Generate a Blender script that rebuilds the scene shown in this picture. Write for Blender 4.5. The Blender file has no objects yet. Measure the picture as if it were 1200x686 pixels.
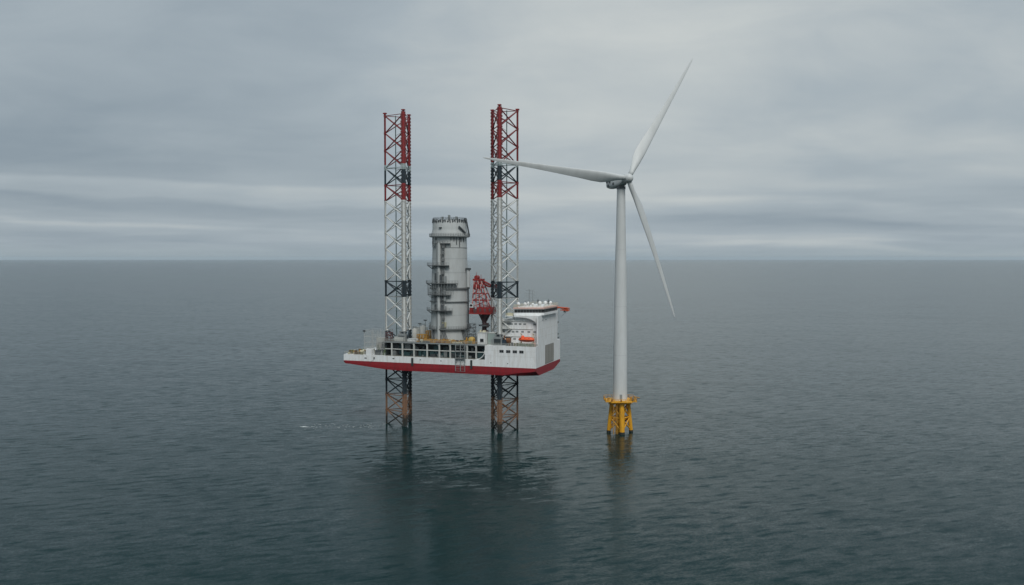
import bpy, math, random
from mathutils import Vector, Matrix
R = math.radians
PI = math.pi
rnd = random.Random(7)
S = bpy.context.scene
C = S.collection

# ------------------------------------------------------------------ camera
CAMZ = 76.0
cam = bpy.data.objects.new('camera', bpy.data.cameras.new('camera'))
C.objects.link(cam)
cam.location = (0, 0, CAMZ)
cam.rotation_euler = (R(90) - math.atan(39.5/1000), 0, 0)
cam.data.lens = 30.0; cam.data.sensor_width = 36.0
cam.data.clip_start = 1.0; cam.data.clip_end = 300000
S.camera = cam

# ------------------------------------------------------------------ world: overcast sky over a Nishita sky
SUN_EL, SUN_AZ = R(48), R(166)          # azimuth clockwise from +Y (north): behind the camera, a little right
ZENITH = 1.2
W = bpy.data.worlds.new('World'); S.world = W; W.use_nodes = True
nt = W.node_tree; N = nt.nodes; L = nt.links
for n in list(N): N.remove(n)
def nd(t, tree=None, **kw):
    n = (tree or nt).nodes.new(t)
    for k, v in kw.items():
        if k.startswith('i_'):
            key = k[2:]
            n.inputs[int(key) if key.isdigit() else key].default_value = v
        else: setattr(n, k, v)
    return n
def mth(op, a, b=None, tree=None, clamp=False):
    t = tree or nt
    n = t.nodes.new('ShaderNodeMath'); n.operation = op; n.use_clamp = clamp
    for i, v in enumerate((a, b)):
        if v is None: continue
        if isinstance(v, (int, float)): n.inputs[i].default_value = v
        else: t.links.new(v, n.inputs[i])
    return n.outputs[0]
out = nd('ShaderNodeOutputWorld'); bg = nd('ShaderNodeBackground'); bg.inputs['Strength'].default_value = 0.1
sky = nd('ShaderNodeTexSky'); sky.sky_type = 'NISHITA'; sky.sun_disc = False
sky.sun_elevation = SUN_EL; sky.sun_rotation = SUN_AZ; sky.air_density = 1.5; sky.dust_density = 3.0
tc = nd('ShaderNodeTexCoord'); sep = nd('ShaderNodeSeparateXYZ'); L.new(tc.outputs['Generated'], sep.inputs[0])
z = mth('MAXIMUM', sep.outputs[2], 0.0)
den = mth('ADD', z, 0.055)
# cloud-deck coordinates: the view ray meets a flat layer overhead
px = mth('DIVIDE', sep.outputs[0], den); py = mth('DIVIDE', sep.outputs[1], den)
cmb = nd('ShaderNodeCombineXYZ'); L.new(px, cmb.inputs[0]); L.new(py, cmb.inputs[1])
def wnoise(scale, det, rough, dist, vec, loc=(0,0,0), sc=(1,1,1)):
    mp = nd('ShaderNodeMapping'); mp.inputs['Location'].default_value = loc; mp.inputs['Scale'].default_value = sc
    L.new(vec, mp.inputs[0])
    n = nd('ShaderNodeTexNoise'); n.inputs['Scale'].default_value = scale; n.inputs['Detail'].default_value = det
    n.inputs['Roughness'].default_value = rough; n.inputs['Distortion'].default_value = dist
    L.new(mp.outputs[0], n.inputs['Vector']); return n.outputs['Fac']
n1 = wnoise(0.42, 3.0, 0.45, 0.3, cmb.outputs[0], (3.1, 1.7, 0), (1, 0.75, 1))
n2 = wnoise(1.1, 5.0, 0.58, 0.6, cmb.outputs[0], (8.2, 5.3, 0), (0.55, 0.8, 1))
n4 = wnoise(2.6, 4.0, 0.55, 0.4, cmb.outputs[0], (1.2, 9.3, 0), (0.7, 0.9, 1))
# direction coordinates: azimuth and elevation tangents
ay = mth('MAXIMUM', mth('ABSOLUTE', sep.outputs[1]), 0.05)
az = mth('DIVIDE', sep.outputs[0], ay); el_ = mth('DIVIDE', z, ay)
def vec2(a, ka, b, kb):
    c = nd('ShaderNodeCombineXYZ'); L.new(mth('MULTIPLY', a, ka), c.inputs[0]); L.new(mth('MULTIPLY', b, kb), c.inputs[1]); return c.outputs[0]
def centred(s, k): return mth('MULTIPLY', mth('SUBTRACT', s, 0.5), k)
warp = wnoise(1.0, 4.0, 0.5, 0.2, vec2(az, 3.0, el_, 16.0), (4.4, 2.35, 0))
brk = wnoise(1.0, 3.0, 0.5, 0.2, vec2(az, 2.6, el_, 9.0), (1.3, 6.1, 0))
fine = wnoise(1.0, 5.0, 0.55, 0.3, vec2(az, 4.5, el_, 46.0), (9.3, 0.4, 0))
# stratus bands that dip slightly to the right, with noise-broken edges
tb = mth('ADD', mth('ADD', el_, mth('MULTIPLY', az, 0.030)), centred(warp, 0.034))
rb_ = nd('ShaderNodeValToRGB'); rb_.color_ramp.interpolation = 'EASE'
E_ = rb_.color_ramp.elements
vals = [(0.0, .50), (.012, .50), (.020, .52), (.0255, .69), (.030, .55), (.040, .42), (.052, .33), (.060, .62), (.074, .77), (.082, .52), (.100, .44), (.125, .50), (.17, .47), (.25, .5)]
E_[0].position = 0; E_[0].color = (.5, .5, .5, 1); E_[1].position = 1; E_[1].color = (.5, .5, .5, 1)
for t_, v_ in vals[1:]:
    q = E_.new(t_*4); q.color = (v_, v_, v_, 1) if t_ < .25 else (.5, .5, .5, 1)
L.new(mth('MULTIPLY', tb, 4.0), rb_.inputs[0])
def gauss(cx, sx, cy, sy, k):
    a = mth('POWER', mth('DIVIDE', mth('ABSOLUTE', mth('SUBTRACT', az, cx)), sx), 2.0); b = mth('POWER', mth('DIVIDE', mth('ABSOLUTE', mth('SUBTRACT', el_, cy)), sy), 2.0)
    return mth('MULTIPLY', mth('EXPONENT', mth('MULTIPLY', mth('ADD', a, b), -1.0)), k)
bandw = mth('MULTIPLY', mth('SUBTRACT', mth('MULTIPLY', brk, 3.6), 1.25, clamp=True), 1.0, clamp=True)
lum = mth('ADD', 0.38, mth('MULTIPLY', mth('MULTIPLY', mth('SUBTRACT', rb_.outputs[0], 0.5), 1.4), bandw))
for t_ in (centred(n1, 0.75), centred(n2, 0.30), centred(n4, 0.05), gauss(0.12, .32, .26, .17, .44), gauss(0.50, .20, .135, .028, .20), gauss(0.33, .22, .088, .016, .16), gauss(-.48, .3, .13, .09, -.24), gauss(.46, .22, .055, .02, -.14)):
    lum = mth('ADD', lum, t_)
lump = wnoise(1.0, 5.0, 0.55, 0.5, vec2(az, 5.0, el_, 13.0), (2.7, 3.9, 0))
lum = mth('ADD', lum, mth('MULTIPLY', centred(lump, 0.55), mth('MULTIPLY', mth('SUBTRACT', el_, 0.03), 9.0, clamp=True)))
lum = mth('ADD', lum, mth('MULTIPLY', centred(fine, 0.42), mth('SUBTRACT', 1.0, mth('MULTIPLY', el_, 5.0), clamp=True)))
cr = nd('ShaderNodeValToRGB')
el = cr.color_ramp.elements
el[0].position = 0.0; el[0].color = (0.262, 0.322, 0.375, 1)
el[1].position = 1.0; el[1].color = (0.600, 0.632, 0.622, 1)
e = el.new(0.45); e.color = (0.380, 0.440, 0.482, 1)
L.new(lum, cr.inputs[0])
mixh = nd('ShaderNodeMix'); mixh.data_type = 'RGBA'
hz = mth('SUBTRACT', 1.0, mth('MULTIPLY', z, 60.0), clamp=True)
L.new(mth('MULTIPLY', hz, 0.8), mixh.inputs[0]); L.new(cr.outputs[0], mixh.inputs[6]); mixh.inputs[7].default_value = (0.335, 0.400, 0.430, 1)
zen = mth('ADD', 1.0, mth('MULTIPLY', mth('MAXIMUM', mth('SUBTRACT', z, 0.45), 0.0), ZENITH))
sc_ = nd('ShaderNodeVectorMath', operation='SCALE'); L.new(mixh.outputs[2], sc_.inputs[0]); L.new(mth('MULTIPLY', zen, 10.0), sc_.inputs['Scale'])
mix = nd('ShaderNodeMix'); mix.data_type = 'RGBA'; mix.inputs[0].default_value = 0.97
L.new(sky.outputs[0], mix.inputs[6]); L.new(sc_.outputs[0], mix.inputs[7])
L.new(mix.outputs[2], bg.inputs['Color']); L.new(bg.outputs[0], out.inputs['Surface'])

sun = bpy.data.objects.new('sun', bpy.data.lights.new('sun', 'SUN')); C.objects.link(sun)
sun.data.energy = 1.9; sun.data.angle = R(24); sun.data.color = (1, 0.97, 0.93)
sd = Vector((math.sin(SUN_AZ)*math.cos(SUN_EL), math.cos(SUN_AZ)*math.cos(SUN_EL), math.sin(SUN_EL)))
sun.rotation_euler = sd.to_track_quat('Z', 'Y').to_euler()
S.view_settings.view_transform = 'Standard'; S.view_settings.look = 'None'
S.view_settings.exposure = 0.0; S.view_settings.gamma = 1.0; S.view_settings.use_curve_mapping = False
S.render.engine = 'CYCLES'
S.cycles.max_bounces = 6; S.cycles.volume_bounces = 0; S.cycles.caustics_reflective = False; S.cycles.caustics_refractive = False
S.cycles.use_denoising = True

# ------------------------------------------------------------------ materials
MATS = {}
def mat(name, col, rough=0.55, metal=0.0, dirt=0.25, scale=0.35, dirtcol=None, streak=True):
    """paint with broad soiling plus vertical run marks"""
    if name in MATS: return MATS[name]
    m = bpy.data.materials.new(name); m.use_nodes = True; t = m.node_tree
    b = t.nodes['Principled BSDF']; b.inputs['Roughness'].default_value = rough; b.inputs['Metallic'].default_value = metal
    g = nd('ShaderNodeTexCoord', t)
    mp = nd('ShaderNodeMapping', t); mp.inputs['Scale'].default_value = (1, 1, 0.22 if streak else 1); t.links.new(g.outputs['Object'], mp.inputs[0])
    n = nd('ShaderNodeTexNoise', t); n.inputs['Scale'].default_value = scale*2.6; n.inputs['Detail'].default_value = 7; n.inputs['Roughness'].default_value = 0.62
    t.links.new(mp.outputs[0], n.inputs['Vector'])
    r = nd('ShaderNodeMapRange', t); r.inputs['From Min'].default_value = 0.42; r.inputs['From Max'].default_value = 0.78
    r.inputs['To Max'].default_value = dirt; t.links.new(n.outputs['Fac'], r.inputs['Value'])
    x = nd('ShaderNodeMix', t); x.data_type = 'RGBA'
    dc = dirtcol or tuple(c*0.45 for c in col)
    x.inputs[6].default_value = (*col, 1); x.inputs[7].default_value = (*dc, 1)
    t.links.new(r.outputs[0], x.inputs[0]); t.links.new(x.outputs[2], b.inputs['Base Color'])
    MATS[name] = m; return m
white = mat('white_paint', (0.76, 0.78, 0.78), 0.5, dirt=0.6, dirtcol=(0.46, 0.42, 0.36), scale=0.3)
hullred = mat('hull_red_paint', (0.27, 0.013, 0.020), 0.55, dirt=0.75, dirtcol=(0.13, 0.02, 0.022))
grey = mat('tower_grey', (0.46, 0.485, 0.48), 0.6, dirt=0.38, dirtcol=(0.29, 0.29, 0.27), scale=0.25)
greydk = mat('dark_grey_steel', (0.075, 0.085, 0.09), 0.6)
greymid = mat('grey_steel', (0.24, 0.26, 0.26), 0.6)
pale = mat('pale_grey_paint', (0.52, 0.53, 0.50), 0.6, dirt=0.35)
deckm = mat('deck_plating', (0.16, 0.17, 0.15), 0.75, dirt=0.5, dirtcol=(0.20, 0.13, 0.06), streak=False)
dark = mat('dark_recess_paint', (0.025, 0.035, 0.038), 0.7)
teal = mat('teal_machinery', (0.035, 0.085, 0.09), 0.6)
glass = mat('window_glass', (0.010, 0.012, 0.014), 0.6, dirt=0.0)
red = mat('crane_red', (0.27, 0.022, 0.020), 0.5, dirt=0.4)
redpale = mat('crane_faded_pink', (0.55, 0.30, 0.28), 0.6, dirt=0.4)
orange = mat('lifeboat_orange', (0.78, 0.10, 0.025), 0.45, dirt=0.15)
rorange = mat('davit_orange_red', (0.50, 0.085, 0.035), 0.5)
yellow = mat('yellow_ochre_paint', (0.44, 0.23, 0.035), 0.6, scale=1.2, dirt=0.85, dirtcol=(0.14, 0.08, 0.03))
jyel = mat('jacket_yellow', (0.72, 0.35, 0.008), 0.55, dirt=0.65, dirtcol=(0.26, 0.12, 0.02), scale=0.7)
cream = mat('cream_paint', (0.60, 0.56, 0.40), 0.6, dirt=0.4)
green = mat('green_machinery', (0.10, 0.14, 0.07), 0.6)
rust = mat('rusty_steel', (0.20, 0.08, 0.03), 0.8, dirt=0.6)
turb = mat('turbine_white', (0.58, 0.605, 0.60), 0.5, dirt=0.40, dirtcol=(0.38, 0.39, 0.375), scale=0.12)
pinkroof = mat('faded_salmon_trim', (0.62, 0.42, 0.36), 0.6)

def leg_material(name, rd, wh, dirt0):
    m = bpy.data.materials.new(name); m.use_nodes = True; t = m.node_tree
    b = t.nodes['Principled BSDF']; b.inputs['Roughness'].default_value = 0.6
    g = nd('ShaderNodeNewGeometry', t); sp = nd('ShaderNodeSeparateXYZ', t); t.links.new(g.outputs['Position'], sp.inputs[0])
    nz = nd('ShaderNodeTexNoise', t); nz.inputs['Scale'].default_value = 0.9; nz.inputs['Detail'].default_value = 6; nz.inputs['Roughness'].default_value = 0.7
    t.links.new(g.outputs['Position'], nz.inputs['Vector'])
    # ragged edge for the rusty zone only
    zz = mth('ADD', sp.outputs[2], mth('MULTIPLY', mth('SUBTRACT', nz.outputs['Fac'], 0.5, t), mth('MULTIPLY', mth('LESS_THAN', sp.outputs[2], 20.0, t), 9.0, t), t), t)
    fac = mth('DIVIDE', mth('ADD', zz, 10.0, t), 160.0, t)
    r = nd('ShaderNodeValToRGB', t); r.color_ramp.interpolation = 'CONSTANT'
    navy = (0.012, 0.026, 0.036, 1); pl = (0.34, 0.40, 0.40, 1)
    st = [(-10, (0.018, 0.024, 0.022, 1)), (1.8, (0.028, 0.026, 0.020, 1)), (4.0, (0.22, 0.12, 0.070, 1)), (13.8, navy), (43.0, wh), (58.7, navy), (65.7, wh), (102.3, rd), (109.4, navy), (115.8, pl), (118.7, rd)]
    E_ = r.color_ramp.elements
    E_[0].position = 0; E_[0].color = st[0][1]
    E_[1].position = (st[1][0]+10)/160; E_[1].color = st[1][1]
    for a, c in st[2:]:
        q = E_.new((a+10)/160); q.color = c
    t.links.new(fac, r.inputs[0])
    n2 = nd('ShaderNodeTexNoise', t); n2.inputs['Scale'].default_value = 1.6; n2.inputs['Detail'].default_value = 5; n2.inputs['Roughness'].default_value = 0.8
    t.links.new(g.outputs['Position'], n2.inputs['Vector'])
    mr = nd('ShaderNodeMapRange', t); mr.inputs['From Min'].default_value = dirt0; mr.inputs['From Max'].default_value = 0.70; mr.inputs['To Max'].default_value = 0.55
    t.links.new(n2.outputs['Fac'], mr.inputs['Value'])
    x = nd('ShaderNodeMix', t); x.data_type = 'RGBA'; t.links.new(mr.outputs[0], x.inputs[0]); t.links.new(r.outputs[0], x.inputs[6]); x.inputs[7].default_value = (0.07, 0.055, 0.045, 1)
    t.links.new(x.outputs[2], b.inputs['Base Color']); return m
legm = leg_material('banded_leg_paint', (.26, .018, .02, 1), (.66, .68, .66, 1), .52)
rackm = leg_material('rack_steel', (.17, .018, .02, 1), (.36, .37, .35, 1), .42)
bracem = leg_material('brace_paint', (.19, .024, .026, 1), (.62, .64, .62, 1), .50)

def water_material():
    m = bpy.data.materials.new('sea_water'); m.use_nodes = True; t = m.node_tree
    b = t.nodes['Principled BSDF']
    b.inputs['Base Color'].default_value = (0.001, 0.019, 0.0205, 1); b.inputs['Specular IOR Level'].default_value = 0.27; b.inputs['Specular Tint'].default_value = (.74, .97, 1, 1); b.inputs['Roughness'].default_value = 0.175; b.inputs['IOR'].default_value = 1.333
    g = nd('ShaderNodeNewGeometry', t)
    def aniso(scale, rot, sx, sy, det, rough, seed, dist=0.3):
        """noise whose cells are stretched along a crest direction turned by rot"""
        mp = nd('ShaderNodeMapping', t); mp.vector_type = 'TEXTURE'
        mp.inputs['Rotation'].default_value = (0, 0, R(rot)); mp.inputs['Scale'].default_value = (1/sx, 1/sy, 1); mp.inputs['Location'].default_value = (seed*13, seed*7, 0)
        t.links.new(g.outputs['Position'], mp.inputs[0])
        n = nd('ShaderNodeTexNoise', t); n.inputs['Scale'].default_value = scale; n.inputs['Detail'].default_value = det; n.inputs['Roughness'].default_value = rough
        n.inputs['Distortion'].default_value = dist
        t.links.new(mp.outputs[0], n.inputs['Vector']); return n
    def slopes(n):
        s = nd('ShaderNodeVectorMath', t, operation='SUBTRACT'); s.inputs[1].default_value = (0.5, 0.5, 0.5)
        t.links.new(n.outputs['Color'], s.inputs[0]); return s.outputs[0]
    na = aniso(0.36, 20, 0.30, 1.0, 3, 0.55, 11.0)       # wind sea, 5-6 m
    nb = aniso(0.050, -12, 0.35, 1.0, 2, 0.5, 5.0)      # low crossing swell
    nc = aniso(0.55, 14, 0.40, 1.0, 4, 0.6, 3.0)        # wavelets
    ne = aniso(2.4, 25, 0.6, 1.0, 3, 0.6, 7.0)          # ripples
    pn = aniso(0.0085, 10, 0.35, 1.0, 4, 0.55, 2.0)     # wind patches
    pr = nd('ShaderNodeMapRange', t); pr.inputs['From Min'].default_value = 0.36; pr.inputs['From Max'].default_value = 0.64; pr.inputs['To Min'].default_value = 0.5; pr.inputs['To Max'].default_value = 1.3; t.links.new(pn.outputs['Fac'], pr.inputs['Value'])
    def scl(v, k):
        s = nd('ShaderNodeVectorMath', t, operation='SCALE'); t.links.new(v, s.inputs[0]); s.inputs['Scale'].default_value = k; return s.outputs[0]
    def add(u, v):
        s = nd('ShaderNodeVectorMath', t, operation='ADD'); t.links.new(u, s.inputs[0]); t.links.new(v, s.inputs[1]); return s.outputs[0]
    sm = add(scl(slopes(nc), WAVE[2]), scl(slopes(ne), WAVE[3]))
    ms = nd('ShaderNodeVectorMath', t, operation='SCALE'); t.links.new(sm, ms.inputs[0]); t.links.new(pr.outputs[0], ms.inputs['Scale'])
    tot = add(add(scl(slopes(na), WAVE[1]), scl(slopes(nb), WAVE[0])), ms.outputs[0])
    # steep narrow faces just before each crest
    cm = nd('ShaderNodeMapRange', t); cm.interpolation_type = 'SMOOTHSTEP'; cm.inputs['From Min'].default_value = 0.51; cm.inputs['From Max'].default_value = 0.70; cm.inputs['To Max'].default_value = WAVE[4]
    t.links.new(na.outputs['Fac'], cm.inputs['Value'])
    cv = nd('ShaderNodeCombineXYZ', t); t.links.new(mth('MULTIPLY', cm.outputs[0], -1.0, t), cv.inputs[1]); t.links.new(mth('MULTIPLY', cm.outputs[0], 0.4, t), cv.inputs[0])
    tot = add(tot, cv.outputs[0])
    fl = nd('ShaderNodeVectorMath', t, operation='MULTIPLY'); t.links.new(tot, fl.inputs[0]); fl.inputs[1].default_value = (0.6, 1.0, 0)
    up = nd('ShaderNodeVectorMath', t, operation='ADD'); t.links.new(fl.outputs[0], up.inputs[0]); up.inputs[1].default_value = (0, 0, 1)
    nm = nd('ShaderNodeVectorMath', t, operation='NORMALIZE'); t.links.new(up.outputs[0], nm.inputs[0])
    t.links.new(nm.outputs[0], b.inputs['Normal'])
    return m
WAVE = (0.07, 0.15, 0.20, 0.30, 0.10)
waterm = water_material()

# ------------------------------------------------------------------ mesh builder
class MB:
    def __init__(s): s.v = []; s.f = []; s.mi = []; s.cur = 0; s.sm = []; s.smooth = False
    def add(s, vs, fs):
        o = len(s.v); s.v += [tuple(v) for v in vs]
        for f in fs: s.f.append(tuple(i+o for i in f)); s.mi.append(s.cur); s.sm.append(s.smooth)
        return s
    def m(s, i): s.cur = i; return s
    def box(s, x0, x1, y0, y1, z0, z1):
        vs = [(x, y, z) for z in (z0, z1) for y in (y0, y1) for x in (x0, x1)]
        return s.add(vs, [(0,2,3,1), (4,5,7,6), (0,1,5,4), (2,6,7,3), (0,4,6,2), (1,3,7,5)])
    def cbox(s, x, y, z, sx, sy, sz, rz=0):
        c, q = math.cos(rz), math.sin(rz); vs = []
        for dz in (0, sz):
            for dx, dy in ((-1,-1), (1,-1), (1,1), (-1,1)):
                a, b = dx*sx/2, dy*sy/2; vs.append((x+a*c-b*q, y+a*q+b*c, z+dz))
        return s.add(vs, [(3,2,1,0), (4,5,6,7), (0,1,5,4), (1,2,6,5), (2,3,7,6), (3,0,4,7)])
    def tube(s, p, q, r, n=8, r2=None, cap=True):
        p, q = Vector(p), Vector(q); d = q-p
        if d.length < 1e-6: return s
        d.normalize(); r2 = r if r2 is None else r2
        a = d.orthogonal().normalized(); b = d.cross(a)
        if abs(d.z) > 0.99: a = Vector((1,0,0)); b = d.cross(a).normalized(); a = b.cross(d)
        vs = []
        for c, k in ((p, r), (q, r2)):
            for i in range(n):
                t = 2*PI*(i+0.5)/n; vs.append(c + a*math.cos(t)*k + b*math.sin(t)*k)
        fs = [(i, (i+1) % n, n+(i+1) % n, n+i) for i in range(n)]
        if cap: fs += [tuple(range(n-1, -1, -1)), tuple(range(n, 2*n))]
        return s.add(vs, fs)
    def bar(s, p, q, w, h=None):
        return s.tube(p, q, w*0.7071, 4)
    def lathe(s, x, y, prof, n=32, a0=0, a1=2*PI):
        full = abs(a1-a0-2*PI) < 1e-6; k = n if full else n+1; vs = []
        for r, z in prof:
            for i in range(k):
                t = a0+(a1-a0)*i/n; vs.append((x+r*math.cos(t), y+r*math.sin(t), z))
        fs = []
        for j in range(len(prof)-1):
            for i in range(n):
                i2 = (i+1) % k; fs.append((j*k+i, j*k+i2, (j+1)*k+i2, (j+1)*k+i))
        return s.add(vs, fs)
    def prism(s, poly, fn, t0, t1):
        """poly of 2-D points, fn(a, b, t) -> xyz"""
        n = len(poly); vs = [fn(a, b, t0) for a, b in poly] + [fn(a, b, t1) for a, b in poly]
        return s.add(vs, [tuple(range(n-1, -1, -1)), tuple(range(n, 2*n))] + [(i, (i+1) % n, n+(i+1) % n, n+i) for i in range(n)])
    def rail(s, pts, h=1.1, post=2.2, r=0.045, closed=False, mids=(0.5, 1.0)):
        pts = [Vector(p) for p in pts]
        if closed: pts.append(pts[0])
        for p, q in zip(pts, pts[1:]):
            n = max(1, int((q-p).length/post))
            for m_ in mids: s.tube(p+Vector((0,0,h*m_)), q+Vector((0,0,h*m_)), r, 4)
            for i in range(n+1):
                c = p.lerp(q, i/n); s.tube(c, c+Vector((0,0,h)), r*1.2, 4)
        return s
    def sector(s, x, y, r0, r1, z0, z1, a0, a1, n=24):
        """flat ring sector slab"""
        vs = []
        for i in range(n+1):
            t = a0+(a1-a0)*i/n; c, q = math.cos(t), math.sin(t)
            vs += [(x+r0*c, y+r0*q, z0), (x+r1*c, y+r1*q, z0), (x+r1*c, y+r1*q, z1), (x+r0*c, y+r0*q, z1)]
        fs = [(0,1,2,3), (4*n+3, 4*n+2, 4*n+1, 4*n)]
        for i in range(n):
            a = 4*i
            for k in range(4): fs.append((a+k, a+4+k, a+4+(k+1) % 4, a+(k+1) % 4))
        return s.add(vs, fs)
    def islands(s):
        par = list(range(len(s.v)))
        def find(i):
            while par[i] != i: par[i] = par[par[i]]; i = par[i]
            return i
        for f in s.f:
            r0 = find(f[0])
            for i in f[1:]: par[find(i)] = r0
        out_ = {}
        for k, f in enumerate(s.f): out_.setdefault(find(f[0]), []).append(k)
        res = []
        for ks in out_.values():
            m_ = MB(); mp_ = {}
            for k in ks:
                fs = []
                for i in s.f[k]:
                    if i not in mp_: mp_[i] = len(m_.v); m_.v.append(s.v[i])
                    fs.append(mp_[i])
                m_.f.append(tuple(fs)); m_.mi.append(s.mi[k]); m_.sm.append(s.sm[k])
            res.append(m_)
        return res
    def each(s, name, mats, parent, base):
        return [m_.build(name, mats, parent, base) for m_ in s.islands()]
    def build(s, name, mats, parent=None, off=(0,0,0), bevel=0, label=None):
        me = bpy.data.meshes.new(name)
        ox, oy, oz = off
        me.from_pydata([(a-ox, b-oy, c-oz) for a, b, c in s.v], [], s.f)
        if not isinstance(mats, (list, tuple)): mats = [mats]
        for m_ in mats: me.materials.append(m_)
        me.polygons.foreach_set('material_index', s.mi); me.polygons.foreach_set('use_smooth', s.sm); me.update()
        import bmesh
        bm = bmesh.new(); bm.from_mesh(me); bmesh.ops.recalc_face_normals(bm, faces=bm.faces); bm.to_mesh(me); bm.free()
        o = bpy.data.objects.new(name, me); C.objects.link(o)
        if parent: o.parent = parent
        if label: o['label'] = label
        if bevel:
            b = o.modifiers.new('bevel', 'BEVEL'); b.width = bevel; b.segments = 2; b.limit_method = 'ANGLE'
        return o

SHIP = Vector((10.08, 360.0, 0.0)); YAW = R(-19)
def s2w(p):
    c, q = math.cos(YAW), math.sin(YAW)
    return Vector((SHIP.x + p[0]*c - p[1]*q, SHIP.y + p[0]*q + p[1]*c, SHIP.z + p[2]))
def tag(o, label, cat, group=None, kind=None):
    if label: o['label'] = label
    if cat: o['category'] = cat
    if group: o['group'] = group
    if kind: o['kind'] = kind
    return o
EACH = {'support_bracket', 'hanging_strap', 'weld_seam', 'mooring_opening', 'gallery_window', 'drain_pipe', 'raking_shore', 'vent_grille', 'liferaft', 'cooling_vent', 'window', 'fender_bracket', 'flange_joint', 'cable_box', 'draught_mark', 'exhaust', 'bed_bracket', 'mullion', 'top_fitting'}
class Thing:
    """an Empty at base (ship coordinates when ship=True) with parts built in the same coordinates"""
    def __init__(s, name, label, cat, base=(0,0,0), group=None, ship=True):
        s.o = bpy.data.objects.new(name, None); C.objects.link(s.o); s.base = base
        s.o.location = s2w(base) if ship else base
        s.o.rotation_euler = (0, 0, YAW if ship else 0)
        tag(s.o, label, cat, group, 'thing')
    def part(s, name, mb, mats, parent=None, **kw):
        if name in EACH: return mb.each(name, mats, parent or s.o, s.base)[0]
        return mb.build(name, mats, parent or s.o, s.base, **kw)
def single(name, mb, mats, label, cat, base, group=None, ship=True, **kw):
    """a thing that is one mesh; mb in ship coordinates"""
    o = mb.build(name, mats, None, base, **kw); o.location = s2w(base) if ship else base
    o.rotation_euler = (0, 0, YAW if ship else 0); return tag(o, label, cat, group, 'thing')

# ------------------------------------------------------------------ sea
def make_sea():
    vs = []; fs = []
    rings = [0, 60, 150, 400, 1200, 4000, 12000, 30000, 80000]; n = 64
    vs.append((0, 0, 0))
    for r in rings[1:]:
        for i in range(n): vs.append((r*math.cos(2*PI*i/n), r*math.sin(2*PI*i/n), 0))
    for i in range(n): fs.append((0, 1+i, 1+(i+1) % n))
    for j in range(len(rings)-2):
        for i in range(n):
            a = 1+j*n; b = a+n; fs.append((a+i, b+i, b+(i+1) % n, a+(i+1) % n))
    me = bpy.data.meshes.new('water'); me.from_pydata(vs, [], fs); me.materials.append(waterm); me.update()
    o = bpy.data.objects.new('water', me); C.objects.link(o); o['kind'] = 'structure'; return o
make_sea()

# ------------------------------------------------------------------ jack-up vessel
V = Thing('jack_up_vessel', 'white and red jack-up installation vessel raised on two lattice legs', 'vessel', (0, 0, 0))
LEN, WID = -92.3, 37.7
def make_hull():
    mb = MB()
    # stations along x: (x, bottom z, side knuckle z, inset near bottom, inset far bottom, chamfer x)
    ZR = 29.5; ZM = 32.35; ZH = 38.65
    st = [(LEN, 28.6, 29.1, 0.3, 0.3), (-91.4, 28.1, 28.9, 0.15, 0.15), (-88, 27.9, 28.7, 0.1, 0.1), (-83.6, 27.4, 28.4, 0.1, 0.1), (-77, 26.75, 28.0, 0.12, .12), (-71.5, 26.2, 27.6, 0.14, .14), (-66, 25.95, 27.4, .15, .15), (-30, 25.95, 27.4, .15, .15), (-15, 25.95, 27.4, .15, .15), (-6, 25.95, 27.5, 1.3, 1.3), (-2.5, 25.97, 27.8, 2.8, 4.5), (0, 26.0, 28.3, 4.6, 10.7)]
    # red underbody: section = far top, far knuckle, far bottom, near bottom, near knuckle, near top
    k = 6; vs = []
    for x, zb, zk, i0, i1 in st:
        xb = x
        vs += [(x, WID, ZR), (x, WID, zk), (xb, WID-i1, zb), (xb, i0, zb), (x, 0, zk), (x, 0, ZR)]
    fs = [tuple(range(k)), tuple(range((len(st)-1)*k+k-1, (len(st)-1)*k-1, -1))]
    for j in range(len(st)-1):
        for i in range(k):
            a = j*k; fs.append((a+i, a+(i+1) % k, a+k+(i+1) % k, a+k+i))
    mb.m(1).add(vs, fs)
    # white main body and raised forward body
    mb.m(0).box(LEN, -23.1, 0, WID, ZR+0.004, ZM)
    mb.m(0).box(-23.1, 0, 0, WID, ZR+0.004, ZH)
    # brackets that stiffen the raised body
    for y in (0.15,):
        arc_ = [(-27.2+4.0*math.sin(R(a)), ZM+4.0-4.0*math.cos(R(a))) for a in range(0, 91, 15)]
        for (a0, b0), (a1, b1) in zip(arc_, arc_[1:]): mb.bar((a0, .25, b0), (a1, .25, b1), .3)
    return V.part('hull', mb, [white, hullred])
hull = make_hull()
# plate seams as thin proud weld lines and rubbing strips
mb = MB()
for z in (34.2, 36.5): mb.box(-23.0, -0.05, -0.03, 0.02, z, z+0.05)
for x in (-17.3, -11.6, -5.8): mb.box(x, x+0.05, -0.028, 0.02, 29.55, 38.6)
for x in range(-88, -24, 6): mb.box(x, x+0.06, -0.028, 0.02, 29.55, 32.3)
V.part('weld_seam', mb, pale, hull)
mb = MB()
for px0 in (-57.6, -29.2): mb.box(px0-0.45, px0+0.45, -0.35, 0.05, 28.4, 31.9)
mb2 = MB().box(-58.05, -57.15, -0.35, 0.05, 28.4, 31.9); V.part('fender', mb2, dark, hull)
mb2 = MB().box(-29.7, -28.9, -0.35, 0.05, 28.2, 32.0); V.part('fender', mb2, dark, hull)
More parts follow.
